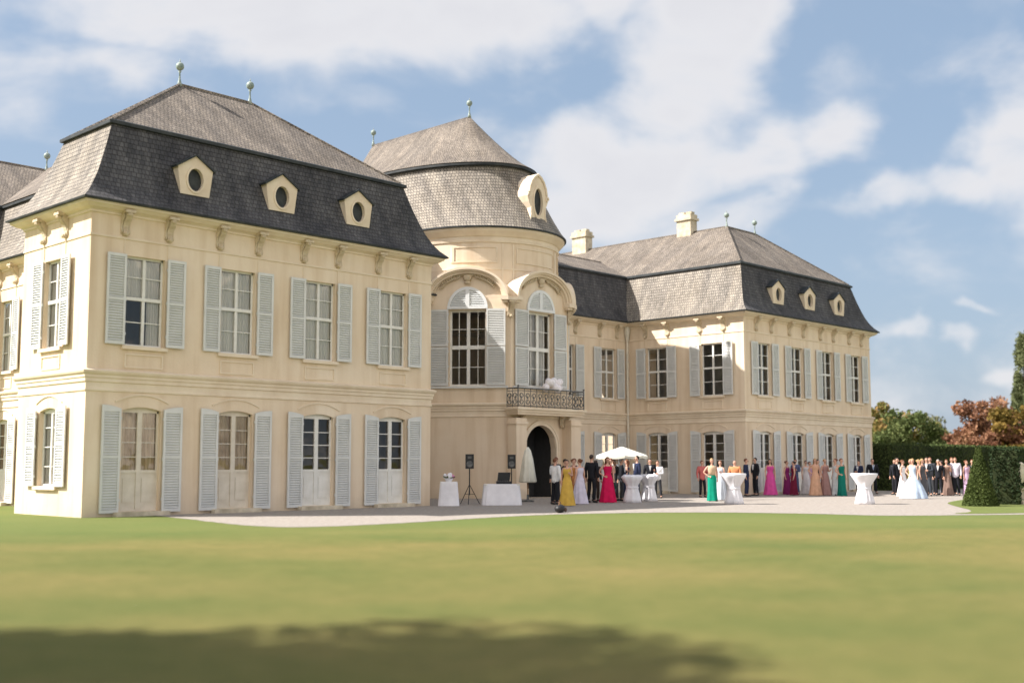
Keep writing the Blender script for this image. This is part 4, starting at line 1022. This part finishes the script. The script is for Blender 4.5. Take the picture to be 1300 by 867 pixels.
def speaker(x,y,rot,lab,hh=1.65):
    e=empty('tripod_stand',(x,y,0),'black tripod stand carrying the '+lab,'stand','speaker stands',rot)
    mb=MB(); mb.tube([(0,0,.35),(0,0,hh)],.022,8); mb.build('pole',M['black'],e)
    for k in range(3):
        a=2*PI*k/3+.4; mb=MB(); mb.tube([(0,0,.75),(.42*math.cos(a),.42*math.sin(a),.02)],.014,6); mb.tube([(0,0,.38),(.21*math.cos(a),.21*math.sin(a),.385)],.01,5); mb.build('leg',M['black'],e)
    s=empty('loudspeaker',(x,y,hh),lab,'loudspeaker','loudspeakers by the wall',rot)
    mb=MB(); mb.prism([(-.16,-.14),(.16,-.14),(.11,.16),(-.11,.16)],0,.55,'z'); mb.build('cabinet',M['black'],s)
    mb=MB(); mb.lathe([(.11,0),(.12,.01),(.06,.012),(.0,.02)],16); o=mb.build('cone',M['iron'],s,(0,-.142,.18)); o.rotation_euler=(PI/2,0,0)
    mb=MB(); mb.box(-.07,.07,-.155,-.14,.38,.47); mb.build('horn',M['iron'],s)
speaker(31.0,32.05,-.75,'black loudspeaker on the left, farther from the door',1.34); speaker(33.6,32.35,-.75,'black loudspeaker on the right, nearer the door',1.34)
def parasol_closed(x,y):
    e=empty('parasol',(x,y,0),'folded cream parasol standing upright left of the palace door','parasol','cream parasols')
    mb=MB(); mb.tube([(0,0,.05),(0,0,2.2)],.025,8); mb.build('pole',plain('wood_pole',(.3,.17,.08),.6),e)
    mb=MB(); mb.lathe([(.30,.78),(.33,.84),(.27,1.2),(.20,1.7),(.12,2.05),(.03,2.2)],30,fold=lambda a,z:.13*math.sin(8*a)); mb.build('canopy',M['canvas'],e,smooth=True)
    mb=MB(); mb.lathe([(.26,0),(.26,.07),(.05,.1),(.04,.3)],18); mb.build('base',M['iron'],e,smooth=False)
parasol_closed(34.6,32.4)
def parasol_open(x,y):
    e=empty('parasol',(x,y,0),'open cream parasol above the guests right of the door','parasol','cream parasols')
    mb=MB(); mb.tube([(0,0,.05),(0,0,2.2)],.025,8); mb.build('pole',plain('wood_pole2',(.3,.17,.08),.6),e)
    mb=MB(); n=48; rr=[]
    for r,z in ((.03,2.24),(.5,2.08),(1.02,1.90),(1.08,1.86),(1.08,1.76)):
        rr.append([((r*(1-.05*abs(math.sin(4*a)))*math.cos(a)),(r*(1-.05*abs(math.sin(4*a)))*math.sin(a)),z-(.04*abs(math.sin(4*a)) if r>.4 else 0)) for a in [2*PI*k/n for k in range(n)]])
    mb.grid(rr,close=True); mb.build('canopy',M['canvas'],e)
    for k in range(8):
        a=2*PI*k/8; mb=MB(); mb.tube([(0,0,2.18),(1.0*math.cos(a),1.0*math.sin(a),1.87)],.01,5); mb.build('rib',M['iron'],e)
    mb=MB(); mb.lathe([(.28,0),(.28,.08),(.05,.1),(.04,.3)],18); mb.build('base',M['iron'],e)
parasol_open(38.6,30.75)
def bag(x,y):
    e=empty('camera_bag',(x,y,.006),'black rounded bag lying on the gravel at the lawn edge','bag',None,.5)
    mb=MB(); mb.ball((0,0,.13),.22,16,10,1.15,.75,.62); mb.build('body',M['black'],e,smooth=True)
    mb=MB(); mb.tube([(-.14,0,.22),(-.09,0,.33),(.09,0,.33),(.14,0,.22)],.015,6); mb.build('handle',plain('tan_leather',(.2,.1,.05),.6),e)
    mb=MB(); mb.ball((.05,-.17,.1),.09,10,6,1.2,.5,.8); mb.build('pocket',plain('brown_pocket',(.10,.06,.04),.7),e,smooth=True)
bag(27.38,24.28)
def statue(x,y):
    e=empty('garden_vase',(x,y,0),'tall pale stone garden vase on a pedestal at the right edge of the picture','vase')
    mb=MB(); mb.box(-.26,.26,-.26,.26,0,.12); mb.box(-.2,.2,-.2,.2,.12,.55); mb.box(-.25,.25,-.25,.25,.55,.62); mb.build('pedestal',M['stone'],e)
    mb=MB(); mb.lathe([(.12,.62),(.08,.70),(.22,.85),(.29,1.1),(.30,1.3),(.24,1.45),(.27,1.5),(.2,1.56),(.1,1.62),(0,1.64)],24); mb.build('vase_body',plain('pale_stone',(.66,.6,.48),.8),e,smooth=True)
statue(45.1,17.0)
# balcony flowers (balloons) and bouquet
def balloons():
    pts=[(-.42,.05,.0),(-.15,-.05,.22),(.12,.03,.30),(.36,-.02,.20),(.55,.06,.02),(.05,-.1,.02),(.28,-.1,-.05),(-.3,.0,.25),(.5,.0,.26)]
    labs=['far left in the cluster','upper left of the cluster','at the top of the cluster','upper right of the cluster','far right in the cluster','in the front middle','low in front right','high on the left','high on the right']
    for k,(a,b,c) in enumerate(pts):
        x,y,z=xm+.3+a*.95,35.62+b,4.98+c
        e=empty('balloon',(x,y,z),'white balloon above the balcony railing, '+labs[k],'balloon','white balloons tied to the balcony railing')
        mb=MB(); mb.ball((0,0,0),.165,14,10,1,1,1.12); mb.build('balloon_skin',cloth('balloon',(.84,.80,.82)) ,e,smooth=True)
        mb=MB(); mb.lathe([(.0,-.18),(.022,-.205),(.0,-.21)][::-1],8); mb.tube([(0,0,-.2),(xm+.3-x,35.42-y,4.80-z)],.004,4); mb.build('string',M['linen'],e)
balloons()

# ------------------------------------------------------------------ people
def skin_eval(joints,edges,radii,levels=1,root=0):
    me=bpy.data.meshes.new('tmp'); me.from_pydata(joints,edges,[]); o=bpy.data.objects.new('tmp',me); C.objects.link(o)
    md=o.modifiers.new('s','SKIN'); md.use_smooth_shade=True
    for i,v in enumerate(me.skin_vertices[0].data): r=radii[i]; v.radius=(r if isinstance(r,tuple) else (r,r)); v.use_root=(i==root)
    m2=o.modifiers.new('u','SUBSURF'); m2.levels=levels; m2.render_levels=levels
    dg=bpy.context.evaluated_depsgraph_get(); ev=o.evaluated_get(dg); r=bpy.data.meshes.new_from_object(ev); bpy.data.objects.remove(o); return r
def skel(pose,fem):
    H={}
    sw=.165 if fem else .195; hw=.085; 
    H['pel']=(0,0,.94); H['sp']=(0,.0,1.10); H['ch']=(0,.0,1.30); H['nk']=(0,.015,1.43); H['nk1']=(0,.01,1.515); H['hd0']=(0,-.012,1.575); H['hd1']=(0,-.002,1.64); H['hd2']=(0,.0,1.705)
    for s,n in ((-1,'L'),(1,'R')):
        H['sh'+n]=(s*sw,0,1.41)
        if pose=='cross': H['el'+n]=(s*(sw+.05),-.03,1.14); H['wr'+n]=(s*.05,-.24,1.12); H['ha'+n]=(-s*.03,-.26,1.14)
        elif pose=='glass' and s>0: H['el'+n]=(s*(sw+.04),.0,1.13); H['wr'+n]=(s*(sw-.02),-.24,1.20); H['ha'+n]=(s*(sw-.05),-.31,1.24)
        elif pose=='hip' and s<0: H['el'+n]=(s*(sw+.17),.04,1.16); H['wr'+n]=(s*(sw-.01),-.05,1.00); H['ha'+n]=(s*(sw-.07),-.10,.98)
        else: H['el'+n]=(s*(sw+.05),.02,1.13); H['wr'+n]=(s*(sw+.055),-.04,.89); H['ha'+n]=(s*(sw+.05),-.06,.81)
        wide=.02 if n=='L' else .06
        H['hp'+n]=(s*hw,0,.90); H['kn'+n]=(s*(hw+wide*.5),-.015,.50); H['an'+n]=(s*(hw+wide),.02,.09); H['to'+n]=(s*(hw+wide+.02),-.15,.03)
    return H
def mk(H,chains,rad,levels=1):
    names=[];E=[]
    for ch in chains:
        for i,n in enumerate(ch):
            if n not in names: names.append(n)
            if i: E.append((names.index(ch[i-1]),names.index(n)))
    return skin_eval([H[n] for n in names],E,[rad[n] for n in names],levels)
def join_mesh(me,mb,mat):
    import bmesh
    bm=bmesh.new(); bm.from_mesh(me); m2=mb.mesh('t'); bm.from_mesh(m2); bm.to_mesh(me); bm.free(); me.materials.clear(); me.materials.append(mat)
    me.polygons.foreach_set('use_smooth',[True]*len(me.polygons)); return me
def body_mesh(H,fem):
    k=.92 if fem else 1.
    rad=dict(pel=(.115*k,.085),sp=(.095*k,.075),ch=(.12*k,.085),nk=.055*k,nk1=.038*k,hd0=(.056,.072),hd1=(.078,.094),hd2=(.066,.080))
    for n in 'LR': rad.update({'sh'+n:.06*k,'el'+n:.042*k,'wr'+n:.028*k,'ha'+n:(.034*k,.018),'hp'+n:.075*k,'kn'+n:.055*k,'an'+n:.038*k,'to'+n:.033*k})
    me=mk(H,[['pel','sp','ch','nk','nk1','hd0','hd1','hd2'],['ch','shL','elL','wrL','haL'],['ch','shR','elR','wrR','haR'],['pel','hpL','knL','anL','toL'],['pel','hpR','knR','anR','toR']],rad,1)
    mb=MB()
    for n,s in (('L',-1),('R',1)):   # fingers, thumb
        a=Vector(H['wr'+n]); b=Vector(H['ha'+n]); d=(b-a).normalized(); side=d.cross(Vector((0,-1,.2))).normalized() if abs(d.y)<.9 else Vector((1,0,0)); dn=side.cross(d)
        for q,L in enumerate((.062,.074,.068,.05)):
            p=b+side*((q-1.5)*.017)-d*.01; mb.tube([p,p+d*L*.55,p+d*L*.9+dn*L*.3],[.009,.0085,.006],5)
        p=a+(b-a)*.45+side*(.03*s); mb.tube([p,p+side*(.02*s)+d*.03,p+side*(.022*s)+d*.06],[.011,.01,.007],5)
    mb.ball((0,-.105,1.595),.014,6,5,.9,1.2,1.3)  # nose
    for s in (-1,1): mb.ball((s*.074,.0,1.60),.018,6,5,.5,.9,1.4)
    mb.ball((0,-.092,1.56),.017,6,4,1.4,.5,.4)
    return join_mesh(me,mb,M['skin'])
def eye_mesh():
    mb=MB()
    mb.ball((0,-.090,1.622),.010,6,5)
    return mb.mesh('eye',M['eye'],True)
EY=eye_mesh()
def hair_mesh(kind):
    mb=MB()
    def cap(c,r,sx,sy,sz,zmin=-1):
        rings=[]
        for i in range(9):
            rg=[]
            for a in [2*PI*k/14 for k in range(14)]:
                zm=zmin-.62*math.sin(a)-(.25 if math.sin(a)>-.3 else 0); t=zm+(PI/2-zm)*i/8
                rg.append((c[0]+r*sx*math.cos(t)*math.cos(a),c[1]+r*sy*math.cos(t)*math.sin(a),c[2]+r*sz*math.sin(t)))
            rings.append(rg)
        mb.grid(rings,close=True)
    if kind=='short': cap((0,.012,1.650),.084,.90,1.06,1.08,-.05)
    elif kind=='bun': cap((0,.012,1.650),.086,.92,1.07,1.10,-.08); mb.ball((0,.105,1.67),.042,10,8)
    else:
        cap((0,.012,1.650),.087,.95,1.07,1.10,-.15)
        mb.grid([[(x*(1+.15*i/5),.07+.03*math.sin(i)+(0 if abs(x)<.07 else -.045),1.68-.30*i/5) for x in (-.088,-.06,-.02,.02,.06,.088)] for i in range(6)])
        mb.grid([[(x*(1+.15*i/5),.105+.02*math.sin(i)-(0 if abs(x)<.07 else .06),1.68-.30*i/5) for x in (-.088,-.06,-.02,.02,.06,.088)] for i in range(6)],flip=True)
    return mb.mesh('hair',None,True)
HR={k:hair_mesh(k) for k in ('short','bun','long')}
def clothes(H,fem):
    out={}
    rad=dict(pel=(.165,.125),sp=(.15,.115),ch=(.175,.13),nk2=(.075,.07)); H2=dict(H); H2['nk2']=(0,.01,1.43); H2['hem']=(0,0,.78)
    rad['hem']=(.175,.13)
    for n in 'LR': rad.update({'sh'+n:.078,'el'+n:.058,'wr'+n:.044})
    out['jacket']=mk(H2,[['hem','pel','sp','ch','nk2'],['ch','shL','elL','wrL'],['ch','shR','elR','wrR']],rad,1)
    rad=dict(pel=(.125,.10),wst=(.135,.10)); H=dict(H); H['wst']=(0,0,1.02)
    for n in 'LR': rad.update({'hp'+n:.088,'kn'+n:.072,'an'+n:.060})
    out['trousers']=mk(H,[['pel','wst'],['pel','hpL','knL','anL'],['pel','hpR','knR','anR']],rad,1)
    mb=MB()
    for n in 'LR':
        a=Vector(H['an'+n]); t=Vector(H['to'+n]); mb.tube([a+Vector((0,.06,-.04)),a+Vector((0,0,-.03)),(a+t)/2+Vector((0,0,-.02)),t],[.035,.048,.045,.03],8)
    out['shoes']=mb.mesh('shoes',M['shoe'],True)
    mb=MB(); mb.prism([(-.055,1.43),(0,1.18),(.055,1.43)],-.150,-.10); out['shirt_front']=mb.mesh('shirt_front',None)
    mb=MB(); mb.prism([(-.014,1.42),(-.02,1.24),(0,1.20),(.02,1.24),(.014,1.42)],-.158,-.150); out['tie']=mb.mesh('tie',None)
    return out
def dress_mesh(hem,hemr,fold,sleeve=False):
    mb=MB(); prof=[(hemr*1.0,hem),(hemr*.88,hem+.25*(1-hem)),(hemr*.6+.05,hem+.55*(1-hem)),(.19,.90),(.150,1.03),(.128,1.10),(.145,1.20),(.172,1.29),(.165,1.36),(.14,1.385)]
    rings=[]
    for r,z in prof:
        rg=[]
        for k in range(40):
            a=2*PI*k/40; f_=fold*math.sin(8*a+2*math.sin(2*a))*max(0,(1.0-z)); fl=.72 if z>.85 else .72+.25*min(1,(.85-z)/.5)
            rg.append((r*(1+f_)*math.cos(a),r*(1+f_)*math.sin(a)*fl,z))
        rings.append(rg)
    mb.grid(rings,close=True)
    for s in (-1,1): mb.tube([(s*.10,-.08,1.37),(s*.11,-.02,1.455),(s*.10,.07,1.38)],.012,5)
    return mb.mesh('dress',None,True)
DR={'gown':dress_mesh(.02,.30,.16),'ball':dress_mesh(.02,.58,.10),'slim':dress_mesh(.02,.22,.12),'knee':dress_mesh(.5,.26,.12)}
BD={}
def getbody(pose,fem):
    k=(pose,fem)
    if k not in BD: H=skel(pose,fem); BD[k]=(body_mesh(H,fem),clothes(H,fem))
    return BD[k]
def colored(me,name,parent,mat):
    o=obj(name,me,parent)
    if len(me.materials)==0: me.materials.append(None)
    o.material_slots[0].link='OBJECT'; o.material_slots[0].material=mat; return o
GP='wedding guests on the gravel forecourt'
def person(x,y,rot,label,fem,pose,hair,hairm,top,bottom=None,dress=None,scale=1.,jacket=True,tie=None):
    body,cl=getbody(pose,fem)
    e=obj('person',body,None,(x,y,.006),rot); scale*=random.uniform(.965,1.03); e.scale=(scale*random.uniform(.95,1.1),scale*random.uniform(.95,1.1),scale); e.rotation_euler.z+=random.uniform(-.5,.5); tag(e,label,'person',GP)
    obj('eye',EY,e,(-.028,0,0)); obj('eye',EY,e,(.028,0,0))
    if hair: colored(HR[hair],'hair',e,M[hairm])
    if fem and dress: colored(DR[dress],'dress',e,top)
    else:
        colored(cl['jacket'],'jacket' if jacket else 'shirt',e,top); colored(cl['trousers'],'trousers',e,bottom or top)
        if jacket: colored(cl['shirt_front'],'shirt_front',e,cloth('white',(.8,.8,.8)))
        if tie: colored(cl['tie'],'tie',e,tie)
    obj('shoes',cl['shoes'],e)
    return e
c=cloth
BLK=c('black',(.018,.019,.024)); NAV=c('navy',(.028,.036,.075)); WHT=c('white',(.8,.8,.8)); CHA=c('charcoal',(.05,.052,.058)); BLU=c('slate_blue',(.10,.12,.22))
def face(x,y): return math.atan2(-x,y)  # rot so that local -Y points back to the camera
def pr(x,y,off): return -math.atan2(x,y)+off
A=[
(35.3,31.0,.9,'man in black suit standing in the dark palace doorway',0,'down','short','hair_d',BLK,None,None,1.,True,None),
(32.9,29.4,2.3,'man in white shirt and black trousers left of the woman in yellow',0,'glass','short','hair_b',WHT,BLK,None,1.02,False,None),
(32.2,28.2,-.5,'woman in long golden yellow gown near the palace door',1,'glass','bun','hair_d',c('gold',(.62,.40,.08)),None,'gown',.99,1,None),
(34.3,29.7,.6,'woman in rust orange dress half hidden behind the yellow gown',1,'down','bun','hair_b',c('rust',(.42,.18,.06)),None,'slim',.99,1,None),
(33.9,29.05,-2.6,'woman in long pale lavender gown between yellow gown and black suit',1,'down','bun','hair_b',c('lavender',(.62,.58,.68)),None,'gown',.99,1,None),
(34.4,30.7,-.4,'man in charcoal suit half hidden left of the woman in yellow',0,'glass','short','hair_b',CHA,None,None,1.,True,None),
(36.9,31.6,.2,'woman in black dress deep between the black suit and the crimson gown',1,'down','bun','hair_d',BLK,None,'knee',1.,1,None),
(35.5,29.8,2.2,'broad man in black suit with his back turned beside the lavender gown',0,'down','short','hair_d',BLK,None,None,1.06,True,None),
(37.2,31.0,2.8,'man in dark brown suit with his back turned behind the crimson gown',0,'down','short','hair_d',c('brown',(.05,.035,.03)),None,None,1.,True,None),
(40.3,32.6,.1,'man in grey waistcoat and white sleeves under the open parasol',0,'cross','short','hair_b',c('greywhite',(.5,.5,.52)),CHA,None,1.,False,None),
(36.0,29.4,.4,'woman in long crimson gown in the group by the door',1,'hip','long','hair_b',c('crimson',(.60,.012,.085)),None,'gown',1.0,1,None),
(38.0,30.3,1.9,'man in black suit and grey trousers right of the crimson gown',0,'glass','short','hair_g',BLK,CHA,None,1.03,True,None),
(38.3,30.9,-1.2,'balding man in dark suit half hidden under the open parasol',0,'down','short','hair_g',CHA,None,None,1.,True,None),
(37.7,29.27,-1.5,'slim man in navy suit between two small standing tables',0,'down','short','hair_d',NAV,None,None,1.04,True,None),
(41.9,31.8,.5,'man in black suit at the right end of the door group',0,'glass','short','hair_d',BLK,None,None,1.0,True,None),
(42.6,31.9,-.4,'man in white shirt and dark trousers at the right end of the door group',0,'cross','short','hair_b',WHT,CHA,None,.98,False,None),
(44.9,31.1,.9,'person in coral red top and black trousers behind the emerald skirt',0,'glass','short','hair_b',c('coral',(.52,.14,.13)),BLK,None,.98,False,None),
(40.4,27.5,.2,'woman in long emerald skirt and beige top left of the large standing table',1,'hip','bun','hair_l',c('emerald',(.005,.27,.17)),None,'slim',1.02,1,None),
(41.9,28.1,-.6,'woman in pale grey gown right of the emerald skirt',1,'glass','bun','hair_b',c('palegrey',(.52,.56,.62)),None,'gown',.98,1,None),
(43.0,28.1,.3,'bald person in orange top behind the large standing table',0,'cross',None,None,c('orange',(.62,.26,.12)),CHA,None,1.0,False,None),
(47.8,30.6,.9,'man in navy suit behind the large standing table',0,'down','short','hair_b',NAV,None,None,1.0,True,None),
(48.9,30.8,-.6,'man in wide black coat right of the large standing table',0,'hip','short','hair_d',BLK,None,None,1.03,True,None),
(50.4,30.9,.3,'woman in long hot pink gown standing alone by the wall',1,'down','long','hair_d',c('hotpink',(.68,.09,.33)),None,'gown',.99,1,None),
(51.8,30.8,.9,'woman in long plum gown left of the slate blue suit',1,'glass','bun','hair_b',c('plum',(.20,.02,.11)),None,'slim',.98,1,None),
(52.2,30.55,-.7,'man in slate blue suit in the middle group',0,'glass','short','hair_b',BLU,None,None,1.04,True,None),
(53.3,30.6,.5,'woman in off-white dress behind the peach gowns',1,'down','bun','hair_d',c('offwhite',(.66,.62,.62)),None,'gown',.98,1,None),
(51.3,28.95,-.3,'woman in long peach floral gown with blond hair',1,'hip','long','hair_l',c('peach',(.68,.40,.26)),None,'gown',1.04,1,None),
(51.8,28.7,.8,'woman in long mauve brown gown beside the peach gown',1,'glass','bun','hair_l',c('mauve',(.36,.21,.19)),None,'gown',1.03,1,None),
(52.0,28.25,-.5,'woman in silver white dress left of the dark green gown',1,'down','bun','hair_b',c('silver',(.58,.60,.60)),None,'slim',1.0,1,None),
(51.2,27.5,.8,'woman in dark green gown with bare shoulders',1,'hip','bun','hair_b',c('darkgreen',(.008,.16,.12)),None,'slim',1.0,1,None),
(55.6,28.9,-.4,'man in navy suit behind the table nearest the lawn',0,'cross','short','hair_d',NAV,None,None,1.,True,None),
(56.3,28.5,.7,'man in dark suit and light blue shirt at the palace corner',0,'down','short','hair_d',BLK,None,None,1.,True,c('lightblue',(.3,.4,.62))),
(55.37,26.84,-.9,'man in black suit left of the bridal gowns',0,'glass','short','hair_b',BLK,None,None,1.02,True,c('redtie',(.3,.03,.05))),
(52.6,25.1,.9,'bride in white gown with bare arms',1,'down','bun','hair_b',c('bridal',(.82,.80,.82)),None,'gown',1.0,1,None),
(49.45,23.14,-.6,'woman in wide pale blue ball gown in front of the hedge',1,'hip','bun','hair_l',c('paleblue',(.50,.60,.74)),None,'ball',1.02,1,None),
(54.82,25.35,.5,'woman in dark teal dress right of the pale blue ball gown',1,'down','bun','hair_l',c('teal',(.03,.09,.08)),None,'gown',1.0,1,None),
(54.4,24.75,.2,'tall man in grey blue suit with his head above the others',0,'cross','short','hair_d',c('greyblue',(.055,.065,.08)),None,None,1.08,True,None),
(53.6,24.6,1.4,'woman with blond hair in dark grey dress behind the pale blue ball gown',1,'down','long','hair_l',c('darkgrey',(.09,.09,.10)),None,'slim',1.0,1,None),
(56.6,25.0,-1.8,'man in pale grey suit at the back of the group by the hedge',0,'down','short','hair_d',c('palesuit',(.30,.31,.34)),None,None,1.0,True,None),
(34.9,30.2,-1.4,'man in black tailcoat just inside the group left of the lavender gown',0,'down','short','hair_b',BLK,None,None,1.02,True,None),
(37.3,30.3,-.9,'woman in dark green short dress behind the crimson gown',1,'glass','bun','hair_b',c('bottle',(.02,.06,.045)),None,'knee',1.,1,None),
(39.2,31.6,1.2,'man in black suit talking under the parasol next to the small tables',0,'glass','short','hair_b',BLK,None,None,1.03,True,None),
(41.0,32.4,-1.6,'woman in navy dress at the back right of the parasol',1,'down','long','hair_b',NAV,None,'slim',1.,1,None),
(54.2,30.9,.3,'woman in pink lilac dress at the back by the wall',1,'down','bun','hair_d',c('pinklilac',(.5,.3,.42)),None,'slim',.98,1,None),
(52.7,29.6,1.4,'man in dark suit squeezed behind the peach gown',0,'down','short','hair_d',BLK,None,None,1.03,True,None),
(50.9,29.9,-.9,'woman in wine red dress left behind the peach gown',1,'down','bun','hair_d',c('wine',(.16,.015,.04)),None,'slim',.98,1,None),
(54.3,26.2,1.1,'man in black suit behind the teal dress',0,'down','short','hair_d',BLK,None,None,1.05,True,None),
(54.7,25.7,-.7,'woman in yellow green top between the teal dress and the black suits',1,'glass','bun','hair_l',c('olive',(.30,.28,.10)),None,'slim',1.,1,None),
(56.9,24.6,.8,'man in black suit at the back behind the white shirt',0,'down','short','hair_b',BLK,None,None,1.05,True,None),
(56.2,25.4,-.3,'man in charcoal suit at the back behind the taupe gown',0,'down','short','hair_b',CHA,None,None,1.04,True,None),
(55.33,24.6,-.6,'man in black suit between the tall man and the brown gown',0,'down','short','hair_g',BLK,None,None,1.0,True,None),
(55.59,24.3,.4,'woman in long taupe brown gown with bare shoulders',1,'glass','bun','hair_b',c('taupe',(.24,.16,.13)),None,'gown',1.02,1,None),
(55.9,24.0,-.3,'man in white shirt and black trousers right of the brown gown',0,'down','short','hair_b',c('lilacwhite',(.72,.66,.76)),BLK,None,1.04,False,None),
(56.23,23.6,.7,'woman in lilac pink top next to the clipped cone',1,'glass','bun','hair_b',c('lilac',(.55,.38,.52)),None,'slim',1.0,1,None),
(57.3,23.75,-.4,'man in black suit partly hidden by the clipped cone',0,'down','short','hair_b',BLK,None,None,1.0,True,None),
]
for (x,y,off,lab,fem,pose,hair,hm_,top,bot,dr,scl,jk,tie) in A:
    person(x,y,pr(x,y,off),lab,bool(fem),pose,hair,hm_,top,bot,dr,scl,bool(jk),tie)
# beige bodice of the emerald woman
for o in list(C.objects):
    if o.get('label','').startswith('woman in long emerald'):
        mb=MB(); mb.lathe([(.150,1.06),(.150,1.20),(.178,1.29),(.170,1.37),(.12,1.42)],30)
        q=mb.build('top',c('beige',(.62,.45,.30)),o,smooth=True); q.scale=(1.02,.76,1)

sc.cycles.max_bounces=8; sc.cycles.transparent_max_bounces=12; sc.cycles.diffuse_bounces=4
